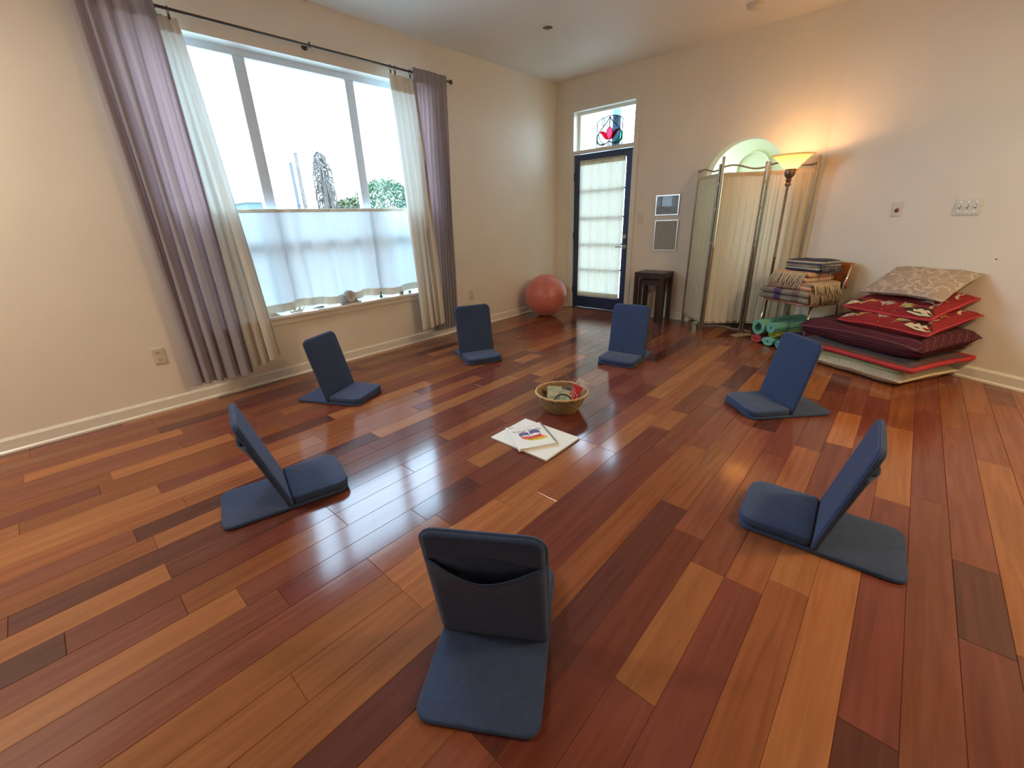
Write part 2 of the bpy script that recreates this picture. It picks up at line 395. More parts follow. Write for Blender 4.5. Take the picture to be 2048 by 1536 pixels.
cwl, _ = curtain('white_curtain', 'narrow white linen curtain flaring out beside the left plum curtain', WHITEC, (-4.355, -4.215), (-4.33, -4.085), 2.535, lambda u: .175+.055*u, .075, 3, .022, 11, header=(0, .035), top_amp=.4)
cwr, _ = curtain('white_curtain', 'white linen curtain on clip rings near the wall corner', WHITEC, (-2.655, -2.37), (-2.655, -2.335), 2.515, lambda u: .165+.03*u, .092, 4, .024, 17, header=(0, .055), top_amp=.4, lean=.075)
for cw, ys in ((cwl, (-4.33, -4.26)), (cwr, (-2.63, -2.585, -2.42))):
    for y in ys:
        loc = cw.location
        ring = [( .005-loc.x+.088, y-loc.y+.0*k, 0) for k in range(1)]
        mm = MB(); mm.tube([(.09-loc.x+.019*math.cos(2*PI*k/16), y-loc.y, 2.563-loc.z+.021*math.sin(2*PI*k/16)) for k in range(16)], .0025, 6, closed=True)
        mm.box((.086-loc.x, y-loc.y-.006, 2.515-loc.z), (.094-loc.x, y-loc.y+.006, 2.543-loc.z))
        mm.build('clip_ring', DARKM, cw, smooth=True)
cr = thing('curtain_rod', 'thin dark metal curtain rod above the big window', 'curtain rod', (.09, -3.375, 2.57))
MB().tube([(0, -1.47, 0), (0, 1.44, 0)], .009, 12).build('rod', DARKM, cr, smooth=True)
for sy, e in ((-1, -1.47), (1, 1.44)):
    m = MB(); m.lathe([(.001, -.022), (.014, -.016), (.02, 0), (.014, .016), (.001, .022)], 16, (0, e+sy*.015, 0)); m.build('finial', DARKM, cr, smooth=True)
for yy in (-1.30, .02, 1.36):
    m = MB(); m.tube([(-.089, yy, .012), (-.02, yy, .012), (0, yy, -.012)], .006, 8)
    m.tube([(-.089, yy, .012), (-.080, yy, .012)], .024, 16); m.tube([(0, yy, .022), (0, yy, -.014)], .008, 8); m.build('bracket', DARKM, cr, smooth=True)

# cafe curtain
cf, ffn = curtain('cafe_curtain', 'sheer white cafe curtain across the lower half of the window', CAFE, (-4.50, -2.25), (-4.50, -2.25), 1.402, lambda u: .575+.012*math.sin(u*23), -.045, 9, .028, 21, hem=None, top_amp=.35)
def fhm(u, v):
    p = ffn(u, .915+.085*v); return (p[0]+.003, p[1], p[2])
MB().grid(fhm, 156, 3).build('hem', HEM, cf, smooth=True)
def fhd(u, v):
    p = ffn(u, .035*v); return (p[0]+.004, p[1], p[2])
MB().grid(fhd, 156, 3).build('heading', HEM, cf, smooth=True)
rr = thing('cafe_rod', 'slim white tension rod carrying the cafe curtain', 'curtain rod', (-.055, -3.375, 1.395))
MB().tube([(0, -1.14, 0), (0, 1.14, 0)], .007, 10).build('rod', TRIM, rr, smooth=True)
for sy in (-1, 1): MB().tube([(0, sy*1.14, 0), (0, sy*1.152, 0)], .011, 10).build('end_cap', TRIM, rr, smooth=True)

# ------------------------------------------------------------------ door, transom, casing
tr = struct('trim_1', 'cream casing around the navy door and transom')
for nm, a, b in (('casing_side', (.225, -.018, 0), (.292, 0, 2.52)), ('casing_side', (1.155, -.018, 0), (1.222, 0, 2.52)), ('casing_head', (.225, -.018, 2.52), (1.222, 0, 2.578))):
    MB().box(a, b).build(nm, TRIM, tr, bevel=.004)
for nm, a, b in (('jamb', (.27, 0, 0), (.29, .15, 2.545)), ('jamb', (1.157, 0, 0), (1.175, .15, 2.545)), ('jamb_head', (.29, 0, 2.525), (1.157, .15, 2.545)), ('transom_bar', (.29, -.012, 2.033), (1.157, .15, 2.072))):
    MB().box(a, b).build(nm, TRIM, tr)
MB().box((.29, .0, -.003), (1.157, .15, .008)).build('threshold', DARKM, tr)
w2 = struct('window_2', 'clear transom window above the navy door')
for a, b in (((.29, .09, 2.072), (.33, .13, 2.525)), ((1.125, .09, 2.072), (1.157, .13, 2.525)), ((.33, .09, 2.49), (1.125, .13, 2.525)), ((.33, .09, 2.072), (1.125, .13, 2.09))):
    MB().box(a, b).build('frame', TRIM, w2)
MB().box((.33, .108, 2.09), (1.125, .112, 2.49)).build('pane', GLASS, w2)
d1 = struct('door_1', 'navy glazed door with a gathered white sheer', (.293, .02, .012))
def db(name, a, b, m_=DOORB, bev=.003, par=None): return MB().box(a, b).build(name, m_, par or d1, bevel=bev)
DWd = .862; DH = 2.014
db('stile', (0, 0, 0), (.097, .045, DH)); db('stile', (.765, 0, 0), (DWd, .045, DH)); db('top_rail', (.097, 0, 1.93), (.765, .045, DH)); db('bottom_rail', (.097, 0, 0), (.765, .045, .175))
zs = [.175, .55, .888, 1.232, 1.574, 1.93]
for z in zs[1:-1]: db('muntin', (.097, .008, z-.011), (.765, .038, z+.011))
for i in range(5): MB().box((.097, .021, zs[i]+.0), (.765, .025, zs[i+1])).build('pane', GLASS, d1)
for z in (.25, 1.0, 1.75): MB().tube([(.004, -.006, z-.045), (.004, -.006, z+.045)], .007, 8).build('hinge', DARKM, d1, smooth=True)
def fdoor(u, v):
    n = 24
    x = .093+.675*u*(1-.012*v+.0)
    y = -.016+.010*math.sin(u*n*2*PI+.6*math.sin(u*19)+.2*math.sin(v*5))+.003*math.sin(u*n*5.1+1)
    return (x, y, 1.935+(.168-1.935)*v)
MB().grid(fdoor, 300, 24).build('sheer_curtain', DOORC, d1, smooth=True, label='gathered white sheer over the door glass')
MB().grid(lambda u, v: (fdoor(u, 0)[0], fdoor(u, .0)[1]-.003, 1.938-.06*v), 300, 2).build('curtain_heading', HEM, d1, smooth=True)
MB().grid(lambda u, v: (fdoor(u, 1)[0], fdoor(u, 1)[1]-.003, .23-.066*v), 300, 2).build('curtain_hem', HEM, d1, smooth=True)
for z in (1.925, .178): MB().tube([(.085, -.014, z), (.775, -.014, z)], .004, 8).build('curtain_rod', DARKM, d1, smooth=True)
def disc(c, r, y0, y1, n=20):
    mm = MB(); mm.tube([(c[0], y0, c[1]), (c[0], y1, c[1])], r, n); return mm
db_ = disc((.808, .985), .027, 0, -.02); db_.tube([(.808, -.02, .985), (.808, -.03, .985)], .012, 12); db_.build('deadbolt', STEEL, d1, smooth=True, angle=40)
h = disc((.808, .86), .027, 0, -.012); h.tube([(.808, -.012, .86), (.808, -.045, .86), (.79, -.055, .86), (.70, -.05, .857)], .0085, 10); h.build('lever_handle', STEEL, d1, smooth=True, angle=40)

# stained glass in front of the transom
sg = thing('stained_glass_panel', 'stained-glass lotus panel standing on the transom bar', 'stained glass', (.782, .055, 2.0725))
LEAD = mat('lead_came', (.03, .035, .035), .5, .6)
RED1 = glass('red_glass', (.85, .04, .10)); RED2 = glass('pink_glass', (.95, .22, .33)); GRN = glass('green_glass', (.25, .85, .55)); GRNP = glass('pale_green_glass', (.80, .96, .88)); CLR = glass('opalescent_clear_glass', (.44, .46, .46)); AMB = glass('amber_glass', (.97, .93, .70))
MS = Matrix(((1,0,0,0),(0,0,-1,0),(0,1,0,0),(0,0,0,1)))
def came(pts, r=.0055, name='lead_line'): MB().tube([(x, 0, z) for x, z in pts], r, 6).build(name, LEAD, sg, smooth=True)
def bez(p0, p1, p2, p3, n=14):
    o = []
    for i in range(n+1):
        t = i/n; a = (1-t)**3; b = 3*t*(1-t)**2; c = 3*t*t*(1-t); d = t**3
        o.append((a*p0[0]+b*p1[0]+c*p2[0]+d*p3[0], a*p0[1]+b*p1[1]+c*p2[1]+d*p3[1]))
    return o
def gpane(poly, m_, name): MB().prism(poly, .003, Matrix.Translation((0, .0015, 0)) @ MS).build(name, m_, sg)
hw, sh_, hh = .182, .29, .352
archp = bez((-hw, sh_), (-.10, hh+.01), (.10, hh+.01), (hw, sh_))
came([(-hw, 0), (-hw, sh_)]); came([(hw, 0), (hw, sh_)]); came(archp); came([(-hw, .003), (hw, .003)])
gpane([(-hw, 0), (hw, 0)]+archp[::-1], CLR, 'clear_field')
def off(poly, dy): return poly
def flat(poly, m_, name, k): MB().prism(poly, .002, Matrix.Translation((0, -.002-.0025*k, 0)) @ MS).build(name, m_, sg)
heartL = bez((0, .335), (-.05, .24), (-.19, .19), (-.178, .095))+bez((-.178, .095), (-.17, .01), (-.05, .02), (0, .075))[1:]
heartR = [(-x, z) for x, z in heartL]
came(heartL); came(heartR); came([(0, .335), (0, .225)]); came([(0, .075), (0, 0)])
pet = bez((0, .085), (-.06, .11), (-.06, .20), (0, .225)); petR = [(-x, z) for x, z in pet]
flat(pet+[(0, .155)], RED2, 'centre_petal', 1); flat(petR+[(0, .155)], RED2, 'centre_petal', 1); came(pet, .0042); came(petR, .0042)
lp = bez((-.005, .088), (-.08, .075), (-.09, .17), (-.145, .178))+bez((-.145, .178), (-.10, .195), (-.08, .18), (-.045, .155))[1:]
flat(lp, RED1, 'side_petal', 1); flat([(-x, z) for x, z in lp], RED1, 'side_petal', 1); came(lp, .0036); came([(-x, z) for x, z in lp], .0036)
lf = bez((-.155, .165), (-.20, .10), (-.16, .02), (-.06, .045))+bez((-.06, .045), (-.13, .06), (-.145, .12), (-.155, .165))[1:]
flat(lf, GRNP, 'leaf', 1); flat([(-x, z) for x, z in lf], GRN, 'leaf', 1); came(lf, .0036); came([(-x, z) for x, z in lf], .0036)
for sx in (-1, 1):
    el = [(sx*.092+.018*math.cos(2*PI*k/16), .288+.045*math.sin(2*PI*k/16)) for k in range(17)]
    flat(el[:-1], AMB if sx > 0 else GRNP, 'oval_piece', 1); came(el, .0036); came([(sx*.09, .05), (sx*.09, .0)], .0036)
    came([(sx*.025, .05), (sx*.025, 0)], .0036)

# ------------------------------------------------------------------ exterior
GROUND = mat('pale_concrete', (.30, .30, .28), .9)
tag(MB().box((-60, -60, -.6), (60, 60, -.5)).build('ground', GROUND), 'pale ground outside the windows', kind='structure')
BARK = mat('grey_bark', (.075, .064, .056), .95, var=.4, scale=20, spec=.1); LEAF = mat('tree_leaf', (.055, .095, .05), .9, var=.4, scale=3, spec=.1); POLE = mat('weathered_pole', (.05, .055, .065), .9, spec=.1)
pt = thing('palm_trunk', 'shaggy dead palm trunk outside the window', 'palm', (-12, 2.5, -.5))
MB().tube([(0, 0, 0), (0, .02, 1.5), (0, .05, 3.6)], [.16, .15, .12], 12).build('trunk', BARK, pt, smooth=True)
rnd = random.Random(4); m = MB()
for k in range(190):
    a = rnd.uniform(0, 2*PI); z = rnd.uniform(1.6, 4.15); R = .14+.19*min(1, (4.25-z)/.7); L = rnd.uniform(.3, .7)
    x, y = R*math.cos(a), R*math.sin(a)+.04; tw = rnd.uniform(-.06, .06)
    w = rnd.uniform(.016, .035)
    m.tube([(x*.3, y*.3, z+.05), (x, y, z-.06), (x*1.08, y*1.08+tw, z-.06-L)], [w, w, .004], 4, cap=False)
tag(m.build('dead_fronds', BARK, pt), kind='stuff')
for nm, lb, y0, h, r in (('utility_pole', 'dark slim utility pole outside, left of the palm', 1.50, 3.75, .065), ('utility_pole', 'pale rough post outside, just left of the palm', 1.72, 4.05, .075)):
    t = thing(nm, lb, 'pole', (-12, y0, -.5)); 
    MB().tube([(0, 0, 0), (0, 0, h)], [r, r*.8], 10).build('shaft', POLE if r < .07 else BARK, t, smooth=True)
    MB().tube([(0, 0, h-.01), (0, 0, h+.02)], r*.85, 10).build('pole_cap', POLE, t)
def tree(label, loc, h, rx, seed, m_):
    rnd = random.Random(seed); t = thing('tree', label, 'tree', loc)
    MB().tube([(0, 0, 0), (.05, .05, h*.6)], [.15, .08], 8).build('trunk', BARK, t, smooth=True)
    m = MB()
    for k in range(5200):
        a = rnd.uniform(0, 2*PI); b = math.acos(rnd.uniform(-1, 1)); q = rnd.uniform(.55, 1)**.5
        lump = 1+.22*noise.noise(Vector((math.cos(a)*2+seed, math.sin(a)*2, math.cos(b)*2)))
        c = Vector((math.cos(a)*math.sin(b)*rx*q*lump, math.sin(a)*math.sin(b)*rx*q*lump, h*.66+h*.34*math.cos(b)*q*lump))
        u = Vector((rnd.uniform(-1, 1), rnd.uniform(-1, 1), rnd.uniform(-1, 1))).normalized(); v = u.cross(Vector((rnd.uniform(-1, 1), rnd.uniform(-1, 1), 1))).normalized(); s = rnd.uniform(.08, .17)
        m.add([c-u*s, c+v*s*.5, c+u*s, c-v*s*.5], [(0, 1, 2, 3)])
    tag(m.build('foliage', m_, t), kind='stuff'); return t
tree('round leafy tree outside the right window light', (-25, 13.3, -.5), 4.75, 2.1, 2, LEAF)
tree('low yellow-green bush outside behind the palm', (-22, 9.0, -.5), 3.35, 1.2, 5, mat('bush_leaf', (.05, .058, .018), .8, var=.3, scale=3))
bh = thing('neighbour_house', 'pale blue house outside, low in the left window light', 'house', (-25, 4.5, -.5))
HB = mat('pale_blue_siding', (.055, .085, .095), .9); 
MB().box((-2, -1.0, 0), (2, .35, 3.1)).build('wall', HB, bh); MB().prism([(-1.15, 3.1), (.5, 3.1), (-.3, 3.6)], 4.2, Matrix(((0,0,1,-2.1),(1,0,0,0),(0,1,0,0),(0,0,0,1)))).build('roof', mat('roof_grey', (.2, .22, .24), .8), bh)
MB().box((2.0, -.3, 2.3), (2.03, .1, 2.8)).build('window', mat('house_window', (.08, .15, .17), .3), bh)
cb = thing('overhead_cable', 'thin overhead cable outside, tied to the dark utility pole', 'cable', (-12.55, 1.5, 1.99))
MB().tube([(.55, -.0, -.03), (0, .6, -.05), (0, 2.6, -.04), (0, 4.2, .06), (0, 6.5, .3)], .014, 6).build('cable', POLE, cb); MB().tube([(.55, 0, -.06), (.55, 0, 0)], .07, 8).build('clamp', POLE, cb)
pp = thing('porch_post', 'blue-grey porch post outside above the door', 'post', (.06, 1.5, -.5))
PB = mat('blue_grey_paint', (.045, .08, .14), .8)
MB().box((-.045, -.045, 0), (.045, .045, 3.42)).build('shaft', PB, pp); MB().box((-.06, -.06, 3.36), (.06, .06, 3.42)).build('cap', PB, pp)

# ------------------------------------------------------------------ floor chairs
def rrect(x0, x1, y0, y1, r, n=6, rs=None):
    rs = rs or (r, r, r, r); pts = []
    for (cx, cy_, a0, q) in ((x1-rs[0], y1-rs[0], 0, rs[0]), (x0+rs[1], y1-rs[1], 90, rs[1]), (x0+rs[2], y0+rs[2], 180, rs[2]), (x1-rs[3], y0+rs[3], 270, rs[3])):
        for k in range(n+1):
            a = math.radians(a0+90*k/n); pts.append((cx+q*math.cos(a), cy_+q*math.sin(a)))
    return pts
def pad(poly, z0, z1, puff, edge, mb=None, wr=0, seed=0):
    """rounded padded slab: rings from outline inward"""
    mb = mb or MB(); n = len(poly); cx = sum(p[0] for p in poly)/n; cy_ = sum(p[1] for p in poly)/n
    prof = [(0.0, edge*1.2, z0), (0, 0, z0+edge*.55), (0, 0, z1-edge*.55), (0, edge*.35, z1-edge*.15), (0, edge, z1)]
    rings = []
    def ring(ins, z):
        R = []
        for x, y in poly:
            dx, dy = cx-x, cy_-y; L = math.hypot(dx, dy); R.append((x+dx/L*ins, y+dy/L*ins, z))
        return R
    vs_ = []; 
    for _, ins, z in prof: vs_ += ring(ins, z)
    for f in (.25, .5, .75):
        for x, y in poly:
            X, Y = x+(cx-x)*f, y+(cy_-y)*f
            zz = z1+puff*(1-(1-f)**2)
            if wr: zz += wr*noise.noise(Vector((X*14+seed, Y*14, seed)))
            vs_.append((X, Y, zz))
    nr = len(prof)+3
    vs_.append((cx, cy_, z1+puff)); c_ = len(vs_)-1
    fs_ = [tuple(range(n))[::-1]]
    for i in range(nr-1):
        for k in range(n): fs_.append((i*n+k, i*n+(k+1)%n, (i+1)*n+(k+1)%n, (i+1)*n+k))
    for k in range(n): fs_.append(((nr-1)*n+k, (nr-1)*n+(k+1)%n, c_))
    return mb.add(vs_, fs_)
def ringline(poly, z, r, mb=None):
    mb = mb or MB(); mb.tube([(x, y, z) for x, y in poly], r, 6, closed=True); return mb
CW, LF, LR, LB = .345, .265, .285, .47
def floor_chair(label, x, y, th, tilt, seed):
    t = thing('floor_chair', label, 'chair', (x, y, 0), math.radians(th), 'navy floor chairs in a circle')
    # +x is the sitting direction
    base_poly = rrect(-LR, LF, -CW/2, CW/2, .045)
    pad(base_poly, 0.002, .020, .002, .008, wr=.003, seed=seed).build('base_mat', NAVY, t, smooth=True, angle=50)
    sp = rrect(.008, LF+.004, -CW/2+.004, CW/2-.004, .05, rs=(.055, .02, .02, .055))
    sc = pad(sp, .020, .058, .008, .012, wr=.008, seed=seed+3).build('seat_cushion', NAVY, t, smooth=True, angle=60)
    ringline(sp, .042, .0035).build('piping', NAVY, sc, smooth=True)
    # backrest: local frame along the tilted back
    a = math.radians(tilt)
    MBk = Matrix.Translation((-.002, 0, .026)) @ Matrix(((math.cos(a), 0, -math.sin(a), 0), (0, 1, 0, 0), (math.sin(a), 0, math.cos(a), 0), (0, 0, 0, 1)))
    # local: x forward (normal), y lateral, z up along the back
    poly = rrect(-CW/2, CW/2, 0, LB, .04, rs=(.045, .045, .006, .006))
    TH = .022
    def tr(mb, m_):
        mb.v = [tuple(m_ @ Vector(v)) for v in mb.v]; return mb
    Mp = MBk @ Matrix(((0,0,1,-TH*.5),(1,0,0,0),(0,1,0,0),(0,0,0,1)))
    bk = tr(pad(poly, 0, TH, .004, .01, wr=.004, seed=seed+9), Mp).build('backrest', NAVY, t, smooth=True, angle=60)
    tr(ringline(poly, TH*.5, .006), Mp).build('piping', NAVY, bk, smooth=True)
    # rear pocket: cover sheet with a sagging mouth and a flap folded over the top
    zt = LB-.098
    def cover(u, v):
        y = (u-.5)*(CW+.004); e = max(0, 1-(2*u-1)**2); w = min(1, min(u, 1-u)/.045)**.5
        z = (zt-.034*e**1.5)*v
        bulge = (-TH*.5-.005)*w-.042*e**1.5*v**3-.004*math.sin(PI*v)*e
        return tuple(MBk @ Vector((bulge, y, z)))
    o = MB().grid(cover, 28, 16).build('rear_pocket', NAVY, bk, smooth=True)
    s = o.modifiers.new('thick', 'SOLIDIFY'); s.thickness = .003
    def flap(u, v):
        y = (u-.5)*(CW+.006); e = max(0, 1-(2*u-1)**2); w = min(1, min(u, 1-u)/.045)**.5
        z0 = zt+.036*e**1.5-.008; zt_ = LB+.004
        cr_ = .048; ay = abs(y)-(CW/2+.003-cr_)
        if ay > 0: zt_ = LB+.004-cr_+math.sqrt(max(0, cr_*cr_-ay*ay))
        q = min(1, v/.16); z = zt_-(zt_-z0)*max(0, (v-.02)/.98)
        return tuple(MBk @ Vector(((-TH*.5-.007)*w*math.sqrt(max(0, 1-(1-q)**2)), y, z)))
    o = MB().grid(flap, 32, 14).build('top_flap', NAVY, bk, smooth=True)
    s = o.modifiers.new('thick', 'SOLIDIFY'); s.thickness = .003
    return t
floor_chair('navy floor chair nearest the camera, seen from behind with its open handle slot', 3.192, -4.655, 122.6, 11.2, 1)
floor_chair('navy floor chair seen side-on at far left, in front of the bare wall', 1.836, -4.770, 76.2, 15.9, 2)
floor_chair('navy floor chair below the windowsill, nearest the left curtain', .829, -3.956, 26.4, 13.5, 3)
floor_chair('navy floor chair standing by the right plum curtain, left of the ball', .943, -2.588, -25.6, 9.8, 4)
floor_chair('navy floor chair in front of the door and nested tables', 2.146, -1.816, -84.3, 10.7, 5)
floor_chair('navy floor chair in front of the cushion stack and rolled mats', 3.460, -2.204, -133.8, 12.1, 6)
floor_chair('navy floor chair at right, its back turned to the empty floor on the right', 3.877, -3.439, 183.3, 13.4, 7)

# ------------------------------------------------------------------ basket with booklets
STRAW = mat('woven_straw', (.33, .21, .10), .85, var=.45, scale=110, bump=1.0, bscale=130)
bs = thing('basket', 'round woven straw basket with two handles in the chair circle', 'basket', (2.335, -3.10, 0))
prof = []; nr = 13
for i in range(nr):
    f = i/(nr-1); r = .112+.066*f**.85; z = .006+.125*f
    prof += [(r-.003, z-.004), (r+.002, z), (r-.003, z+.004)]
inner = [(r-.010, z) for r, z in prof[::-1]]
MB().lathe([(.001, .001), (.10, .001)]+prof+inner+[(.10, .012), (.001, .012)], 56).build('bowl', STRAW, bs, smooth=True)
m = MB(); m.tube([((.178+.002*math.sin(k*2.5))*math.cos(2*PI*k/60), (.178+.002*math.sin(k*2.5))*math.sin(2*PI*k/60), .134+.002*math.sin(k*1.9)) for k in range(60)], .008, 8, closed=True); m.build('rim', mat('straw_rim', (.52, .34, .17), .75, var=.2, scale=80), bs, smooth=True)
def handle(ang, mt, up, lean):
    a = math.radians(ang); c = Vector((math.cos(a), math.sin(a), 0)); tn = Vector((-math.sin(a), math.cos(a), 0)); pts = []
    for k in range(15):
        t_ = PI*k/14; pts.append(c*(.176+lean*math.sin(t_)) + tn*(.062*math.cos(t_)) + Vector((0, 0, .118+up*math.sin(t_))))
    MB().tube(pts, .005, 8).build('handle', mt, bs, smooth=True)
handle(128, mat('tan_leather', (.28, .12, .05), .6), .085, .01); handle(-52, mat('dark_leather', (.03, .032, .03), .5), .05, -.035)
def booklet(name, label, u, v, z, w, h, th, tilt, roll, turn, front, page=(.75, .73, .68), bands=None):
    rz = math.radians(36+turn); c, sn = math.cos(math.radians(36)), math.sin(math.radians(36))
    t = thing(name, label, 'booklet', (2.335+u*c-v*sn, -3.10+u*sn+v*c, z+.016))
    t.rotation_euler = (math.radians(tilt), math.radians(roll), rz)
    MB().box((-w/2, -th/2, 0), (w/2, th/2, h)).build('pages', mat(name+'_pages', page, .7), t)
    MB().box((-w/2-.001, -th/2-.0015, -.001), (w/2+.001, -th/2, h+.001)).build('cover', mat(name+'_cover', front, .45, var=.25, scale=25), t)
    for (x0, x1, z0, z1, c_) in bands or []:
        MB().box((x0*w-w/2, -th/2-.0022, z0*h), (x1*w-w/2, -th/2-.0015, z1*h)).build('print', mat(name+'_print', c_, .5, var=.15, scale=40), t)
    return t
booklet('green_booklet', 'pale green and white booklet leaning in the left of the basket', -.055, .02, .016, .10, .12, .018, -22, 4, 4, (.45, .55, .46), bands=[(.05, .95, .05, .3, (.30, .45, .36)), (.1, .9, .45, .7, (.62, .66, .60))])
booklet('mint_booklet', 'mint booklet with pale corner in the middle of the basket', .015, .0, .016, .075, .105, .012, -16, 12, -10, (.42, .56, .47), bands=[(.3, .95, .6, .95, (.62, .56, .42)), (.55, .8, .1, .55, (.62, .74, .64))])
booklet('slate_booklet', 'dark slate booklet between the mint booklet and the red one', .040, .03, .016, .06, .115, .010, -10, 14, -14, (.10, .11, .13), bands=[(.2, .8, .5, .8, (.5, .52, .58)), (.3, .7, .1, .4, (.35, .27, .22))])
booklet('red_booklet', 'bright red booklet with white lettering bars in the basket', .066, .003, .034, .062, .132, .007, -8, 22, -16, (.62, .035, .06), bands=[(.15, .25, .12, .8, (.8, .62, .62)), (.4, .5, .12, .65, (.8, .6, .6)), (.68, .78, .42, .55, (.85, .7, .7))])
booklet('floral_booklet', 'white grey-speckled booklet sticking out over the basket rim', .080, .028, .052, .080, .150, .007, -6, 27, -16, (.62, .60, .60), bands=[(.1, .35, .6, .85, (.45, .42, .45)), (.5, .85, .35, .6, (.7, .66, .68)), (.6, .9, .1, .25, (.35, .33, .36))])

# ------------------------------------------------------------------ drawing pad and spiral notebook
PAPER = mat('white_paper', (.80, .80, .76), .7, var=.02)
dp = thing('drawing_pad', 'large blank white drawing pad lying on the floor', 'drawing pad', (2.465, -3.558, 0))
MB().box((-.215, -.165, 0), (.215, .165, .0025)).build('back_board', mat('grey_board', (.35, .32, .28), .8), dp)
MB().box((-.213, -.163, .0025), (.213, .163, .009)).build('pages', PAPER, dp)
MB().box((-.215, -.165, .009), (.215, .165, .0105)).build('cover', mat('cream_cover', (.80, .81, .77), .6, var=.01), dp)
m = MB()
for k in range(26):
    y = -.155+.31*k/25; m.tube([(.211+.007*math.cos(2*PI*j/8), y, .006+.006*math.sin(2*PI*j/8)) for j in range(8)], .001, 4, closed=True)
m.build('spiral_binding', STEEL, dp)
# notebook: corners (far-left, far-right, near-right, near-left) on the floor
C0 = Vector((2.265, -3.60)); C1 = Vector((2.362, -3.395)); C2 = Vector((2.618, -3.535)); C3 = Vector((2.520, -3.765))
cc = (C0+C1+C2+C3)/4
ax = ((C2-C1)+(C3-C0)).normalized()      # along the spiral, towards the camera side
NBA = math.atan2(ax.y, ax.x)
nbk = thing('spiral_notebook', 'white spiral notebook with a rainbow emblem lying on the drawing pad', 'notebook', (cc.x, cc.y, .0107), NBA)
NL, NWd = .285, .235
MB().box((-NL/2, -NWd/2, 0), (NL/2, NWd/2, .0015)).build('back_cover', PAPER, nbk)
MB().box((-NL/2+.003, -NWd/2+.003, .0015), (NL/2-.003, NWd/2-.003, .014)).build('pages', PAPER, nbk)
MB().box((-NL/2, -NWd/2, .014), (NL/2, NWd/2, .0153)).build('cover', mat('white_cover', (.82, .83, .81), .45, var=.01), nbk)
m = MB()
for k in range(34):
    x = -NL/2+.012+(NL-.024)*k/33; m.tube([(x, NWd/2-.003+.010*math.cos(2*PI*j/10), .0075+.0105*math.sin(2*PI*j/10)) for j in range(10)], .0011, 4, closed=True)
m.build('spiral_binding', mat('dark_wire', (.18, .18, .18), .4, .7), nbk)
# print: +x is toward the viewer, title reads from the far side
def prt(poly, c, name, k=0): MB().prism(poly, .0004, Matrix.Translation((0, 0, .0153+.0004*k))).build(name, mat('ink_'+name, c, .5, var=.12, scale=60), nbk)
def arcband(x0, x1, bulge, y0, y1, n=14):
    a = [(x0+bulge*math.sin(PI*i/n), y0+(y1-y0)*i/n) for i in range(n+1)]; b = [(x1+bulge*math.sin(PI*i/n), y0+(y1-y0)*i/n) for i in range(n+1)]
    return a+b[::-1]
prt(arcband(-.035, .005, -.012, -.065, -.004), srgb(96, 92, 140), 'violet_petal'); prt(arcband(-.045, -.003, -.014, .004, .070), srgb(96, 92, 140), 'violet_petal')
prt(arcband(.005, .030, .010, -.060, .068), srgb(205, 65, 75), 'red_band'); prt(arcband(.028, .046, .010, -.05, .080), srgb(235, 130, 60), 'orange_band', 1); prt(arcband(.042, .062, .012, -.03, .092), srgb(215, 195, 60), 'yellow_band', 1)
prt([(-.05, -.002), (-.05, .002), (.012, .004), (.022, 0), (.012, -.004)], (.9, .85, .88), 'white_brush', 2)
def text(body, size, loc, rz, mt, name, parent):
    cu = bpy.data.curves.new(name, 'FONT'); cu.body = body; cu.size = size; cu.align_x = 'CENTER'; cu.extrude = .0002
    o = bpy.data.objects.new(name+'_tmp', cu); COL.objects.link(o); bpy.context.view_layer.update()
    me = bpy.data.meshes.new_from_object(o.evaluated_get(bpy.context.evaluated_depsgraph_get())); bpy.data.objects.remove(o)
    me.materials.clear(); me.materials.append(mt)
    q = bpy.data.objects.new(name, me); COL.objects.link(q); q.parent = parent; q.location = loc; q.rotation_euler = (0, 0, rz); return q
INK = mat('grey_ink', (.12, .12, .12), .6)
text('Visual Media', .036, (-.052, .0, .0158), PI/2, INK, 'title_lettering', nbk)
prt([(-.128, -.10), (-.120, -.10), (-.120, -.07), (-.128, -.07)], (.25, .25, .27), 'corner_mark')
prt([(-.112, -.055), (-.110, -.055), (-.110, .075), (-.112, .075)], (.55, .55, .55), 'rule_line'); prt([(-.095, -.05), (-.0935, -.05), (-.0935, .075), (-.095, .075)], (.6, .6, .6), 'rule_line')

# ------------------------------------------------------------------ exercise ball
bl = thing('exercise_ball', 'pearly coral-red exercise ball in the wall corner', 'ball', (.345, -.70, .0))
prof = []
R = .282
for i in range(121):
    a = -PI/2+PI*i/120; rr_ = R
    if abs(a) < 1.15: rr_ = R+.0012*math.cos(a*2*PI/.09)
    prof.append((max(.0005, rr_*math.cos(a)), R*.985+rr_*math.sin(a)*.985))
o = MB().lathe(prof, 64).build('ball_skin', mat('pearl_coral_vinyl', (.58, .165, .135), .34, var=.10, scale=3, sheen=.3, coat=.15), bl, smooth=True)
o.location = (0, 0, .278); o.data.transform(Matrix.Translation((0, 0, -.278))); o.rotation_euler = (.5, .5, 0)
MB().tube([(R*.8165*.577*1.73*.70, -R*.80, R+.02), (R*.8165*.577*1.73*.72, -R*.815, R+.021)], .009, 12).build('valve_plug', mat('plug_plastic', (.6, .45, .38), .4), bl)

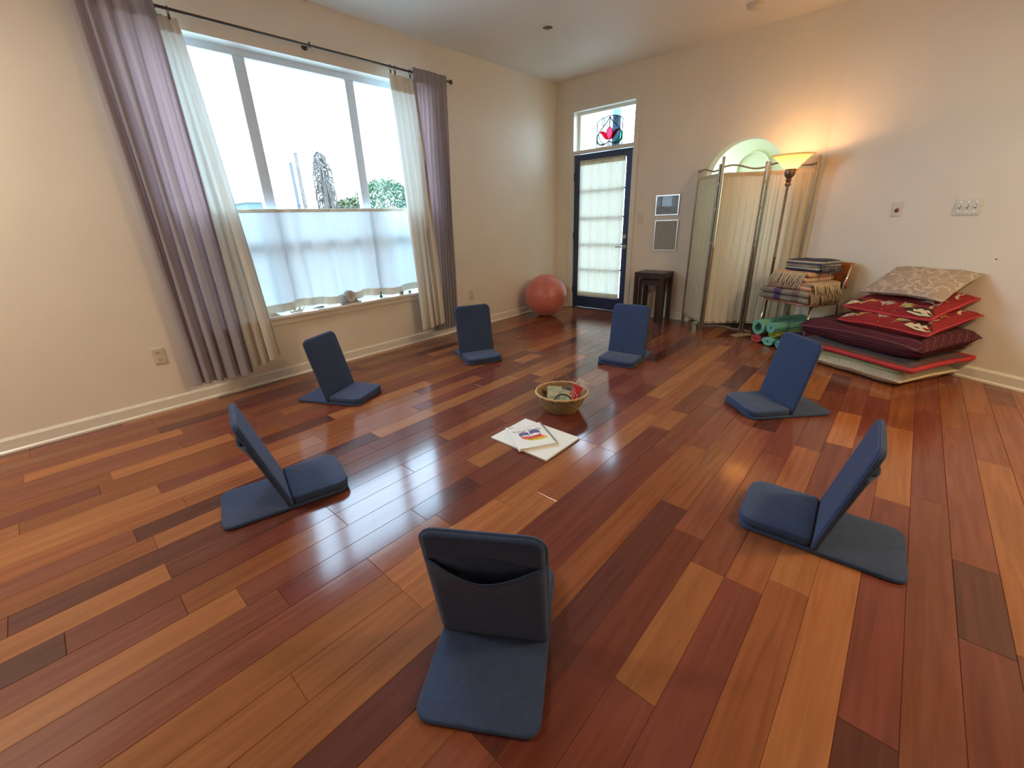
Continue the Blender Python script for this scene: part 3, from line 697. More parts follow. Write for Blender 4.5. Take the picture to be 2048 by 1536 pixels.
# ------------------------------------------------------------------ nested tables
DKW = mat('espresso_wood', (.035, .018, .013), .35, var=.3, scale=14, stretch=(1, 1, .1))
def small_table(label, loc, w, dp_, h, leg, ap):
    t = thing('nesting_table', label, 'table', loc, 0, 'two nested side tables')
    MB().box((-w/2, -dp_/2, h-.02), (w/2, dp_/2, h)).build('top', DKW, t, bevel=.002)
    for sx in (-1, 1):
        for sy in (-1, 1):
            x = sx*(w/2-leg/2); y = sy*(dp_/2-leg/2)
            MB().box((x-leg/2, y-leg/2, 0), (x+leg/2, y+leg/2, h-.02)).build('leg', DKW, t, bevel=.002)
    a = leg+.002
    MB().box((-w/2+leg, -dp_/2+.006, h-.02-ap), (w/2-leg, -dp_/2+.024, h-.02)).build('apron', DKW, t)
    MB().box((-w/2+leg, dp_/2-.024, h-.02-ap), (w/2-leg, dp_/2-.006, h-.02)).build('apron', DKW, t)
    for sx in (-1, 1):
        x = sx*(w/2-.015); MB().box((x-.009, -dp_/2+leg, h-.02-ap), (x+.009, dp_/2-leg, h-.02)).build('apron', DKW, t)
    return t
small_table('larger espresso-brown side table against the wall beside the folding screen', (1.635, -.195, 0), .365, .30, .60, .042, .05)
small_table('smaller dark table tucked beneath the espresso-brown side table', (1.625, -.195, 0), .262, .205, .515, .036, .05)

# ------------------------------------------------------------------ folding screen
FAB = cloth('ecru_screen_fabric', (.70, .62, .47), .25, var=.04)
fs = thing('folding_screen', 'three-panel folding screen of ecru fabric on metal posts', 'screen', (2.33, -.16, 0))
def panel(a, b, hl, hr, k):
    a = Vector(a)-Vector((2.33, -.16)); b = Vector(b)-Vector((2.33, -.16)); d = (b-a); L = d.length; d.normalize()
    n = Vector((-d.y, d.x))
    def P(t_, z, off=0): q = a+d*t_+n*off; return (q.x, q.y, z)
    for t_, h in ((0, hl), (L, hr)):
        o = MB(); o.tube([P(t_, 0), P(t_, h)], .0125, 10); o.build('post', PEWTER, fs, smooth=True, angle=50)
    m = MB(); m.tube([P(L*i/20, 1.665+.02*math.sin(2*PI*i/20*.9+.2)) for i in range(21)], .008, 8); m.build('top_rail', PEWTER, fs, smooth=True)
    MB().tube([P(0, 1.60), P(L, 1.60)], .005, 8).build('fabric_rod', PEWTER, fs); MB().tube([P(0, .10), P(L, .10)], .006, 8).build('bottom_rail', PEWTER, fs, smooth=True)
    rnd = random.Random(k); ph = rnd.uniform(0, 6)
    def fn(u, v):
        w = .010*math.sin(u*2*PI*5+ph+.5*math.sin(v*3+ph))+.006*math.sin(u*2*PI*11+v*2+ph*2)
        z = 1.612+(.085-1.612)*v
        return P(.014+(L-.028)*u, z, w*(.25+.75*math.sin(PI*min(1, v*1.0)*.9+.15))-.004)
    MB().grid(fn, 60, 30).build('fabric_panel', FAB, fs, smooth=True)
    MB().grid(lambda u, v: P(.014+(L-.028)*u, 1.618-.04*v, -.008), 6, 2).build('fabric_heading', FAB, fs)
    return P
panel((1.985, -.045), (2.318, -.385), 1.70, 1.70, 1)
panel((2.345, -.395), (2.672, -.135), 1.765, 1.705, 2)
panel((2.700, -.130), (3.095, -.040), 1.70, 1.72, 3)
for x, y in ((2.331, -.392), (2.686, -.133)):
    for z in (.35, .95, 1.28, 1.52):
        MB().box((x-2.33-.016, y+.16-.007, z-.012), (x-2.33+.016, y+.16+.007, z+.012)).build('hinge', PEWTER, fs)

# ------------------------------------------------------------------ floor lamp
LX, LY = 2.925, -.315
lp_ = thing('floor_lamp', 'lit torchiere floor lamp with a frosted glass bowl', 'lamp', (LX, LY, 0))
BRZ = mat('antique_bronze', (.20, .13, .085), .4, .7, var=.2, scale=30)
MB().lathe([(.001, 0), (.085, 0), (.085, .012), (.06, .022), (.03, .03), (.014, .05)], 28).build('base', BRZ, lp_, smooth=True, angle=40)
MB().lathe([(.0115, .04), (.0115, .80), (.0145, .805), (.0145, .822), (.0115, .827), (.0115, 1.47)], 16).build('pole', BRZ, lp_, smooth=True, angle=40)
MB().lathe([(.012, 1.455), (.024, 1.462), (.026, 1.478), (.018, 1.49), (.022, 1.50), (.026, 1.51), (.020, 1.522), (.030, 1.535), (.042, 1.55), (.046, 1.572), (.044, 1.597), (.048, 1.602), (.046, 1.606), (.010, 1.606)], 28).build('socket_cup', BRZ, lp_, smooth=True, angle=40)
MB().tube([(.045, -.01, 1.59), (.075, -.018, 1.593)], .004, 8).build('switch_knob', BRZ, lp_)
SHD = bpy.data.materials.new('frosted_amber_glass'); SHD.use_nodes = True; nt = SHD.node_tree; nt.nodes.clear()
out = nt.nodes.new('ShaderNodeOutputMaterial'); a1 = nt.nodes.new('ShaderNodeMixShader'); t1 = nt.nodes.new('ShaderNodeBsdfTranslucent'); dd = nt.nodes.new('ShaderNodeBsdfDiffuse')
nz = nt.nodes.new('ShaderNodeTexNoise'); nz.inputs['Scale'].default_value = 9; rp = nt.nodes.new('ShaderNodeValToRGB'); rp.color_ramp.elements[0].color = (.93, .76, .50, 1); rp.color_ramp.elements[1].color = (.97, .86, .64, 1)
link(nt, nz.outputs[0], rp.inputs[0]); link(nt, rp.outputs[0], t1.inputs[0]); link(nt, rp.outputs[0], dd.inputs[0])
a1.inputs[0].default_value = .8; link(nt, dd.outputs[0], a1.inputs[1]); link(nt, t1.outputs[0], a1.inputs[2]); link(nt, a1.outputs[0], out.inputs[0])
MB().lathe([(.046, 1.602), (.062, 1.615), (.085, 1.640), (.112, 1.672), (.145, 1.703), (.172, 1.718), (.175, 1.721), (.172, 1.722), (.143, 1.708), (.109, 1.676), (.082, 1.645), (.058, 1.619), (.044, 1.607)], 48).build('shade', SHD, lp_, smooth=True, label='glowing frosted amber glass bowl')
BULB = bpy.data.materials.new('bulb_glow'); BULB.use_nodes = True; nb_ = BULB.node_tree.nodes['Principled BSDF']; nb_.inputs['Emission Color'].default_value = (1, .62, .28, 1); nb_.inputs['Emission Strength'].default_value = 30
MB().lathe([(.012, 1.606), (.014, 1.622), (.026, 1.640), (.027, 1.655), (.018, 1.672), (.001, 1.676)], 20).build('bulb', BULB, lp_, smooth=True)
ll = bpy.data.lights.new('lamp_light', 'POINT'); ll.energy = 6.5; ll.color = (1, .52, .20); ll.shadow_soft_size = .035
lo = bpy.data.objects.new('lamp_light', ll); COL.objects.link(lo); lo.parent = lp_; lo.location = (0, 0, 1.685)

hc = thing('hall_cabinet', 'dark low cabinet in the hall, glimpsed between the screen panels', 'cabinet', (2.43, .40, 0))
MB().box((-.36, -.16, 0), (.36, .18, .84)).build('body', DKW, hc); MB().box((-.375, -.18, .84), (.375, .19, .86)).build('top', DKW, hc, bevel=.003)
for sx in (-1, 1):
    dr = MB().box((sx*.18-.172, -.175, .05), (sx*.18+.172, -.16, .82)).build('door', DKW, hc, bevel=.003); MB().lathe([(.001, .012), (.010, .010), (.008, 0)], 12).build('knob', STEEL, dr).matrix_local = Matrix.Translation((sx*.03, -.175, .45)) @ Matrix.Rotation(PI/2, 4, 'X')

# ------------------------------------------------------------------ side chair with blankets
sc_ = thing('side_chair', 'plywood side chair with chrome legs holding folded blankets', 'chair', SD(.29, .33), ANG)
# local: x along wall, y = -distance  (local +y points toward the wall)
PLY = mat('orange_plywood', (.38, .13, .04), .35, var=.2, scale=8, stretch=(1, 1, 6))
def L(s, d, z): return (s-.29, -(d-.33), z)
seat = rrect(-.255, .255, -.21, .20, .07)
pad(seat, .425, .445, .0, .006).build('seat', PLY, sc_, smooth=True, angle=50)
for s in (.035, .545): MB().tube([L(s, .52, 0), L(s+(.02 if s < .2 else -.02), .47, .425)], .0105, 10).build('leg', CHROME, sc_, smooth=True)
for s in (.035, .545):
    q = .02 if s < .2 else -.02
    MB().tube([L(s, .12, 0), L(s+q*.6, .16, .425), L(s+q*.4, .14, .60), L(s+q*.4, .085, .77)], .0105, 10).build('leg', CHROME, sc_, smooth=True)
MB().tube([L(.055, .47, .42), L(.055, .16, .42)], .009, 8).build('seat_rail', CHROME, sc_); MB().tube([L(.525, .47, .42), L(.525, .16, .42)], .009, 8).build('seat_rail', CHROME, sc_)
m = MB(); m.grid(lambda u, v: L(.03+.52*u, .125-.03*v-.02*(1-(2*u-1)**2), .56+.225*v), 16, 6)
o = m.build('backrest', PLY, sc_, smooth=True); sm = o.modifiers.new('t', 'SOLIDIFY'); sm.thickness = .012

def stripes(name, cols, scale, axis=1, rough=.95, jitter=.15):
    m, nt, p = nodes(name); p.inputs['Roughness'].default_value = rough; p.inputs['Specular IOR Level'].default_value = .1
    tc = nt.nodes.new('ShaderNodeTexCoord'); sp = nt.nodes.new('ShaderNodeSeparateXYZ'); link(nt, tc.outputs['Object'], sp.inputs[0])
    nz = nt.nodes.new('ShaderNodeTexNoise'); nz.inputs['Scale'].default_value = 60; link(nt, tc.outputs['Object'], nz.inputs[0])
    ma = nt.nodes.new('ShaderNodeMath'); ma.operation = 'MULTIPLY'; ma.inputs[1].default_value = scale; 
    if axis == 3:
        sb = nt.nodes.new('ShaderNodeMath'); sb.operation = 'SUBTRACT'; link(nt, sp.outputs[1], sb.inputs[0]); link(nt, sp.outputs[2], sb.inputs[1]); link(nt, sb.outputs[0], ma.inputs[0])
    else: link(nt, sp.outputs[axis], ma.inputs[0])
    mb_ = nt.nodes.new('ShaderNodeMath'); mb_.operation = 'MULTIPLY_ADD'; mb_.inputs[1].default_value = jitter; link(nt, nz.outputs[0], mb_.inputs[0]); link(nt, ma.outputs[0], mb_.inputs[2])
    fr = nt.nodes.new('ShaderNodeMath'); fr.operation = 'FRACT'; link(nt, mb_.outputs[0], fr.inputs[0])
    r = nt.nodes.new('ShaderNodeValToRGB'); r.color_ramp.interpolation = 'CONSTANT'
    while len(r.color_ramp.elements) < len(cols): r.color_ramp.elements.new(.5)
    for i, (pos, c) in enumerate(cols): r.color_ramp.elements[i].position = pos; r.color_ramp.elements[i].color = tuple(c)+(1,)
    link(nt, fr.outputs[0], r.inputs[0]); link(nt, r.outputs[0], p.inputs['Base Color'])
    b = nt.nodes.new('ShaderNodeBump'); b.inputs['Strength'].default_value = .5; b.inputs['Distance'].default_value = .006; n2 = nt.nodes.new('ShaderNodeTexNoise'); n2.inputs['Scale'].default_value = 220; link(nt, tc.outputs['Object'], n2.inputs[0])
    link(nt, n2.outputs[0], b.inputs['Height']); link(nt, b.outputs[0], p.inputs['Normal'])
    return m
def fold_layer(mb, x0, x1, y0, y1, z0, z1, seed, n=20):
    """one folded layer: rounded cross-section in y-z swept along x with uneven edges"""
    rnd = random.Random(seed); ph = rnd.uniform(0, 6); h = (z1-z0)/2
    prof = []
    for k in range(7): a = PI/2+PI*k/6; prof.append((y0+h+h*math.cos(a), (z0+z1)/2+h*math.sin(a)))
    for k in range(7): a = -PI/2+PI*k/6; prof.append((y1-h+h*math.cos(a), (z0+z1)/2+h*math.sin(a)))
    m_ = len(prof); vs_ = []
    for i in range(n+1):
        x = x0+(x1-x0)*i/n; e = min(1, min(i, n-i)/1.5)
        for (y, z) in prof:
            cyy, czz = (y0+y1)/2, (z0+z1)/2
            k_ = .80+.20*e
            vs_.append((x+.006*math.sin(y*30+ph), cyy+(y-cyy)*(k_*.15+.85)+.006*math.sin(x*17+ph), czz+(z-czz)*k_+.003*math.sin(x*23+ph+y*12)))
    fs_ = [tuple(range(m_)), tuple(n*m_+k for k in range(m_))[::-1]]
    for i in range(n):
        for k in range(m_): fs_.append((i*m_+k, (i+1)*m_+k, (i+1)*m_+(k+1)%m_, i*m_+(k+1)%m_))
    mb.add(vs_, fs_)
def blanket(name, label, s0, s1, d0, d1, zlist, mt, seed, fringe=None, fmat=None):
    sm_, dm = (s0+s1)/2, (d0+d1)/2
    t = thing(name, label, 'blanket', SD(sm_, dm, zlist[0]), ANG, 'folded blankets on the plywood chair')
    rnd = random.Random(seed)
    m = MB()
    for i in range(len(zlist)-1):
        j = lambda: rnd.uniform(-.012, .012)
        fold_layer(m, s0-sm_+j(), s1-sm_+j(), -(d1-dm)+j(), -(d0-dm)+j(), zlist[i]-zlist[0], zlist[i+1]-zlist[0], seed+i)
    m.build('folded_body', mt, t, smooth=True, angle=60)
    if fringe:
        f = MB(); side, cnt, z0, L_ = fringe
        for k in range(cnt):
            q = k/(cnt-1)
            if side == 'front':
                x = (s0+.02+(s1-s0-.04)*q)-sm_; y = -(d1-dm)-.004
                pts = [(x, y+.02, z0+.006), (x+rnd.uniform(-.004, .004), y-.006, z0-.012), (x-.012+rnd.uniform(-.012, .012), y-.022+rnd.uniform(-.006, .006), z0-L_*.55), (x-.02+rnd.uniform(-.016, .016), y-.030+rnd.uniform(-.01, .01), z0-L_*rnd.uniform(.85, 1.1))]
            else:
                x = s1-sm_; y = -(d1-dm)+.02+(d1-d0-.05)*q
                pts = [(x-.02, y, z0), (x+.012, y, z0-.004), (x+.03+rnd.uniform(-.008, .012), y+rnd.uniform(-.012, .012), z0-L_*.55), (x+.03+rnd.uniform(-.02, .02), y+rnd.uniform(-.02, .02), z0-L_*rnd.uniform(.8, 1.15))]
            f.tube(pts, [.006, .0065, .0055, .0035], 5)
        tag(f.build('fringe', fmat, t, smooth=True), kind='stuff')
    return t
FR = mat('cream_fringe', (.52, .43, .31), .95, var=.2, scale=60); FRB = mat('brown_fringe', (.30, .22, .15), .95, var=.3, scale=60)
blanket('grey_blanket', 'thick grey-brown blanket with a purple stripe, lowest on the chair', .03, .545, .175, .565, [.447, .505, .56], stripes('grey_purple_stripe', [(0, (.26, .22, .17)), (.2, (.20, .155, .12)), (.34, (.30, .255, .19)), (.45, (.30, .25, .19)), (.62, (.24, .20, .16)), (.86, (.10, .06, .15))], 1.9, 0, jitter=.05), 31, ('side', 26, .125-.035, .10), FRB)
blanket('striped_blanket', 'pink and cream striped blanket with fringe spilling over its side', .10, .53, .175, .53, [.561, .60, .632], stripes('pink_cream_stripe', [(0, (.52, .25, .19)), (.3, (.55, .45, .33)), (.5, (.45, .18, .14)), (.62, (.50, .40, .30))], 9, 2, jitter=.1), 41, ('side', 22, .06, .10), FR)
blanket('peach_blanket', 'pale peach blanket with a cream fringe hanging over its front', .09, .455, .175, .51, [.633, .672, .712], stripes('peach_stripe', [(0, (.60, .36, .24)), (.5, (.58, .43, .30)), (.86, (.20, .12, .14)), (.93, (.56, .36, .26))], 6, 1, jitter=.05), 51, ('front', 26, .072, .125), FR)
blanket('navy_blanket', 'navy and white striped blanket on top of the chair pile', .15, .49, .16, .43, [.713, .765, .815], stripes('navy_white_stripe', [(0, (.05, .06, .11)), (.28, (.56, .50, .38)), (.38, (.06, .07, .10)), (.44, (.55, .48, .36)), (.62, (.10, .11, .16)), (.80, (.52, .46, .35)), (.9, (.06, .07, .11))], 9, 2, jitter=.12), 61, ('side', 20, .05, .06), mat('navy_fringe', (.12, .12, .14), .95, var=.4, scale=80))

# ------------------------------------------------------------------ rolled yoga mats
def spiral_roll(name, label, s, z, r, turns, th, flat, col, d0, d1, rot=0, hole=.02):
    t = thing(name, label, 'yoga mat', SD(s, (d0+d1)/2, 0), ANG, 'rolled yoga mats under the chair')
    pts = []; n = int(turns*20)
    for k in range(n+1):
        a = rot+2*PI*turns*k/n; q = hole+(r-th/2-hole)*k/n
        pts.append((q*math.cos(a)*flat[0], q*math.sin(a)*flat[1]))
    vs_ = []; L2 = (d1-d0)/2
    for i, (x, zz) in enumerate(pts):
        a, b = pts[max(i-1, 0)], pts[min(i+1, n)]; tx, tz = b[0]-a[0], b[1]-a[1]; l_ = math.hypot(tx, tz); nx, nz_ = -tz/l_*th/2, tx/l_*th/2
        for y in (-L2, L2): vs_ += [(x+nx, y, z+zz+nz_), (x-nx, y, z+zz-nz_)]
    fs_ = []
    for i in range(n):
        a = i*4; b = a+4
        fs_ += [(a, a+2, b+2, b), (a+1, b+1, b+3, a+3), (a, b, b+1, a+1), (a+2, a+3, b+3, b+2)]
    fs_ += [(0, 1, 3, 2), (n*4, n*4+2, n*4+3, n*4+1)]
    MB().add(vs_, fs_).build('rolled_sheet', mat(name+'_foam', col, .75, var=.06, scale=20, bump=.2, bscale=300), t, smooth=True, angle=50)
    MB().box((pts[-1][0]-.004, -L2, z+pts[-1][1]-.003), (pts[-1][0]+.004, L2, z+pts[-1][1]+.003)).build('sheet_edge', bpy.data.materials[name+'_foam'], t)
    return t
TEAL = (.17, .46, .36)
spiral_roll('red_mat', 'flattened coral-red yoga mat, leftmost on the floor', .118, .044, .062, 3.2, .009, (1.1, .68), (.60, .08, .08), .04, .60, .3, .012)
spiral_roll('aqua_mat', 'flattened aqua yoga mat on the floor right of the red one', .262, .045, .062, 3.2, .010, (1.1, .70), (.22, .58, .50), .04, .61, 2.1, .012)
spiral_roll('turquoise_mat', 'small turquoise yoga mat on the floor half hidden by the floor chair', .405, .045, .062, 3.2, .010, (1.1, .70), (.17, .52, .48), .04, .61, 1.1, .012)
spiral_roll('lime_mat', 'thin lime-green yoga mat wedged under the small teal roll', .275, .112, .05, 2.2, .009, (1.15, .42), (.30, .34, .04), .05, .58, 0, .012)
spiral_roll('purple_mat', 'dark purple yoga mat lying on the turquoise one', .420, .128, .058, 3.2, .010, (1.15, .62), (.10, .06, .12), .05, .58, .5, .012)
spiral_roll('large_teal_mat', 'large loosely rolled teal yoga mat with a wide open core', .140, .165, .080, 2.15, .013, (.97, 1.0), TEAL, .05, .625, 1.9, .042)
spiral_roll('small_teal_mat', 'small tightly rolled teal yoga mat beside the large teal roll', .278, .188, .052, 3.6, .0105, (1, 1), (.15, .45, .38), .05, .615, 1.5, .011)
cbd = thing('cardboard_sheet', 'tan sheet of cardboard on the floor by the screen foot', 'cardboard', (2.76, -.36, 0), -.6)
MB().box((-.05, -.11, .001), (.05, .11, .006)).build('sheet', mat('tan_card', (.42, .34, .2), .8), cbd); MB().box((-.05, -.111, .001), (.05, -.11, .008)).build('folded_edge', mat('tan_card_edge', (.36, .28, .16), .8), cbd)
cd = thing('power_cord', 'pale power cord lying on the floor beneath the folding screen', 'cord', (2.4, -.12, 0))
MB().tube([(-.22, .04, .005), (-.13, -.06, .005), (-.02, .02, .005), (.08, .05, .005), (.2, -.02, .005), (.30, .0, .005), (.40, -.06, .005)], .004, 6).build('cable', PLATE, cd, smooth=True)
MB().box((-.25, .03, .001), (-.215, .05, .02)).build('plug', PLATE, cd)

# ------------------------------------------------------------------ cushion stack
def cushion(name, label, s0, s1, d0, d1, zf, zb, th, mt, rot=0, seed=0, edge=None, emat=None, pinch=.06, sag=0, boxy=0.0, wob=.008):
    sm_, dm = (s0+s1)/2, (d0+d1)/2
    t = thing(name, label, 'cushion', SD(sm_, dm, (zf+zb)/2), ANG+math.radians(rot), 'stacked floor cushions by the angled wall')
    hx, hy = (s1-s0)/2, (d1-d0)/2; n = 22
    def shape(u, v, side):
        a, b = 2*u-1, 2*v-1
        pin = 1-pinch*(1-abs(b)**2)*abs(a)**6, 1-pinch*(1-abs(a)**2)*abs(b)**6
        x = a*hx*pin[0]; y = b*hy*pin[1]
        e = max(0, (1-a**4)*(1-b**4))
        pf = e**(.5-.3*boxy)*(th/2)
        zc = (zf+(zb-zf)*((y/hy)*.5+.5))-(zf+zb)/2
        zc += -sag*(1-a*a)*(1-max(0, b)) + wob*noise.noise(Vector((a*2+seed, b*2, seed*.7)))
        return (x, y, zc+side*(pf+.002)+ (.004*noise.noise(Vector((a*5+seed, b*5, side))) if e > .1 else 0))
    m = MB(); m.grid(lambda u, v: shape(u, v, 1), n, n); m.grid(lambda u, v: shape(u, v, -1), n, n, flip=True)
    rim = [(k/n, 0) for k in range(n)]+[(1, k/n) for k in range(n)]+[(1-k/n, 1) for k in range(n)]+[(0, 1-k/n) for k in range(n)]
    top = [shape(u, v, 1) for u, v in rim]; bot = [shape(u, v, -1) for u, v in rim]; q = len(rim)
    m.add(top+bot, [(i, q+i, q+(i+1)%q, (i+1)%q) for i in range(q)])
    m.build('cover', mt, t, smooth=True)
    if edge:
        MB().tube([tuple((Vector(a)+Vector(b))/2) for a, b in zip(top, bot)], edge, 8, closed=True).build('piping', emat, t, smooth=True)
    return t, shape
def pattern(name, base, motif, scale, thr=.12, kind='vor', base2=None):
    m, nt, p = nodes(name); p.inputs['Roughness'].default_value = .9; p.inputs['Specular IOR Level'].default_value = .15
    tc = nt.nodes.new('ShaderNodeTexCoord'); v = nt.nodes.new('ShaderNodeTexVoronoi'); v.feature = 'DISTANCE_TO_EDGE'; v.inputs['Scale'].default_value = scale
    nz = nt.nodes.new('ShaderNodeTexNoise'); nz.inputs['Scale'].default_value = scale*.8; ad = nt.nodes.new('ShaderNodeMixRGB'); ad.blend_type = 'ADD'; ad.inputs[0].default_value = .25
    link(nt, tc.outputs['Object'], nz.inputs[0]); link(nt, tc.outputs['Object'], ad.inputs[1]); link(nt, nz.outputs['Color'], ad.inputs[2]); link(nt, ad.outputs[0], v.inputs['Vector'])
    r = nt.nodes.new('ShaderNodeValToRGB'); r.color_ramp.elements[0].position = thr*.4; r.color_ramp.elements[1].position = thr; r.color_ramp.elements[0].color = tuple(motif)+(1,); r.color_ramp.elements[1].color = tuple(base)+(1,)
    link(nt, v.outputs['Distance'], r.inputs[0]); link(nt, r.outputs[0], p.inputs['Base Color'])
    b = nt.nodes.new('ShaderNodeBump'); b.inputs['Strength'].default_value = .3; b.inputs['Distance'].default_value = .004; link(nt, r.outputs[0], b.inputs['Height']); link(nt, b.outputs[0], p.inputs['Normal'])
    return m
cushion('cream_cushion', 'cream patterned floor cushion at the bottom of the stack', .70, 1.475, .03, .705, .052, .052, .10, pattern('cream_floral', (.74, .66, .47), (.58, .48, .31), 30, .2), seed=1, boxy=.6, pinch=.03)
cushion('green_cushion', 'thin pale green cushion just above the cream one', .72, 1.43, .05, .675, .108, .108, .034, mat('pale_green_velvet', (.42, .46, .16), .8, var=.1, sheen=.4), seed=2, boxy=.7, pinch=.02)
BRN = mat('maroon_velvet', (.075, .022, .018), .85, var=.3, scale=60, bump=.3, bscale=300, sheen=.2)
REDV = mat('red_velvet', (.40, .022, .03), .7, var=.15, scale=10)
t, shp = cushion('maroon_cushion', 'dark maroon floor cushion with a bright red underside edge', .57, 1.52, .025, .70, .155, .165, .062, BRN, seed=3, boxy=.4, pinch=.03, edge=.019, emat=REDV)
cushion('black_cushion', 'thin black cushion peeking out at the wall side of the stack', .80, 1.46, .03, .55, .205, .225, .03, mat('black_velour', (.008, .008, .008), .7), seed=4, boxy=.6)
STRP = stripes('plum_stripe', [(0, (.085, .022, .035)), (.30, (.15, .06, .07)), (.36, (.06, .018, .025)), (.62, (.13, .055, .06)), (.68, (.07, .02, .028)), (.9, (.17, .075, .08))], 12, 3, jitter=.05)
cushion('striped_cushion', 'plum floor cushion with thin rose stripes, below the red ones', .585, 1.53, .025, .665, .285, .315, .165, STRP, seed=5, boxy=.85, pinch=.05, sag=.01)
KRED = mat('kilim_red_wool', (.24, .012, .017), .9, var=.2, scale=50, bump=.4, bscale=250)
KTRIM = mat('red_trim_wool', (.40, .03, .045), .85, var=.15, scale=30)
def motifs(t, shp, hx, hy):
    IV = mat('ivory_wool', (.52, .45, .32), .9, var=.1); GO = mat('gold_wool', (.50, .30, .10), .9, var=.15); OL = mat('olive_wool', (.34, .32, .12), .9); BK = mat('brown_black_wool', (.03, .012, .01), .9); PK = mat('rose_grey_wool', (.40, .32, .28), .9)
    def put(poly, c, m_, rot, sc, name):
        ca, sa = math.cos(rot), math.sin(rot); P = []
        vs_ = []
        for x, y in poly:
            X, Y = c[0]+(x*ca-y*sa)*sc, c[1]+(x*sa+y*ca)*sc
            X = max(-hx*.985, min(hx*.985, X)); Y = max(-hy*.985, min(hy*.985, Y))
            q = shp(X/hx*.5+.5, Y/hy*.5+.5, 1); vs_.append((q[0], q[1], q[2]+.0028))
        cx_ = (sum(v[0] for v in vs_)/len(vs_), sum(v[1] for v in vs_)/len(vs_)); q = shp(cx_[0]/hx*.5+.5, cx_[1]/hy*.5+.5, 1); vs_.append((q[0], q[1], q[2]+.0032)); n = len(vs_)-1
        MB().add(vs_, [(i, (i+1) % n, n) for i in range(n)]).build(name, m_, t)
    tulip = [(0, -.5), (.12, -.1), (.45, .25), (.2, .2), (.25, .5), (.05, .3), (-.05, .5), (-.15, .25), (-.45, .3), (-.12, -.1)]
    bird = [(-.6, -.2), (-.4, .1), (-.1, .15), (.1, .35), (.25, .15), (.6, .2), (.3, .0), (0, .02), (-.25, -.05), (-.45, -.3)]
    blob = [(-.7, -.1), (-.5, .15), (-.3, .1), (-.15, .3), (.05, .15), (.25, .28), (.4, .12), (.7, .05), (.5, -.15), (0, -.2)]
    star = [((.5 if k % 2 == 0 else .2)*math.cos(PI*k/6), (.5 if k % 2 == 0 else .2)*math.sin(PI*k/6)) for k in range(12)]
    put(bird, (-.50*hx, -.74*hy), GO, .3, .11, 'bird_motif'); put(tulip, (-.12*hx, -.76*hy), PK, .1, .13, 'tulip_motif'); put(tulip, (.28*hx, -.74*hy), OL, -.5, .13, 'tulip_motif')
    put(blob, (.70*hx, -.80*hy), BK, .0, .16, 'border_motif'); put(blob, (.72*hx, -.88*hy), IV, .0, .125, 'border_motif'); put(blob, (-.86*hx, -.82*hy), BK, .2, .13, 'border_motif'); put(blob, (-.88*hx, -.88*hy), IV, .2, .10, 'border_motif')
    put(star, (.66*hx, .0), GO, .2, .13, 'flower_motif'); put(star, (.66*hx, .0), OL, .5, .06, 'flower_centre'); put(tulip, (.60*hx, -.28*hy), IV, 1.0, .11, 'tulip_motif'); put(bird, (.82*hx, .55*hy), IV, 1.4, .10, 'bird_motif'); put(bird, (.80*hx, -.45*hy), PK, 1.2, .09, 'bird_motif')
    put(tulip, (-.2*hx, .2*hy), GO, .4, .13, 'tulip_motif'); put(star, (-.6*hx, .4*hy), IV, .4, .12, 'flower_motif')
t, shp = cushion('kilim_cushion', 'lower of two red kilim cushions, resting on the striped one', .86, 1.485, .02, .585, .388, .478, .125, KRED, seed=6, pinch=.05, boxy=.3, edge=.007, emat=KTRIM); motifs(t, shp, .3125, .2825)
t, shp = cushion('kilim_cushion', 'upper of two red kilim cushions, below the grey one', .82, 1.43, .015, .50, .482, .592, .12, KRED, seed=7, pinch=.05, boxy=.3, edge=.011, emat=KTRIM, sag=.012); motifs(t, shp, .305, .2425)
cushion('grey_cushion', 'mauve-grey damask cushion on top of the stack against the wall', .86, 1.41, .03, .40, .605, .77, .085, pattern('grey_damask', (.33, .265, .225), (.50, .42, .35), 11, .07), seed=8, pinch=.04, edge=.006, emat=mat('grey_piping', (.36, .31, .27), .8), sag=-.012)
t = thing('purple_throw', 'folded dusky purple throw between the mats and the cushion stack', 'blanket', SD(.545, .30, 0), ANG)
m = MB(); fold_layer(m, -.05, .02, -.17, .12, .0, .09, 5); fold_layer(m, -.052, .018, -.175, .12, .085, .175, 6)
m.build('folded_body', mat('dusky_purple', (.10, .065, .11), .9, var=.2, scale=30, bump=.3), t, smooth=True, angle=60); MB().box((-.05, -.172, .083), (.018, -.168, .088)).build('hem', NAVY, t)

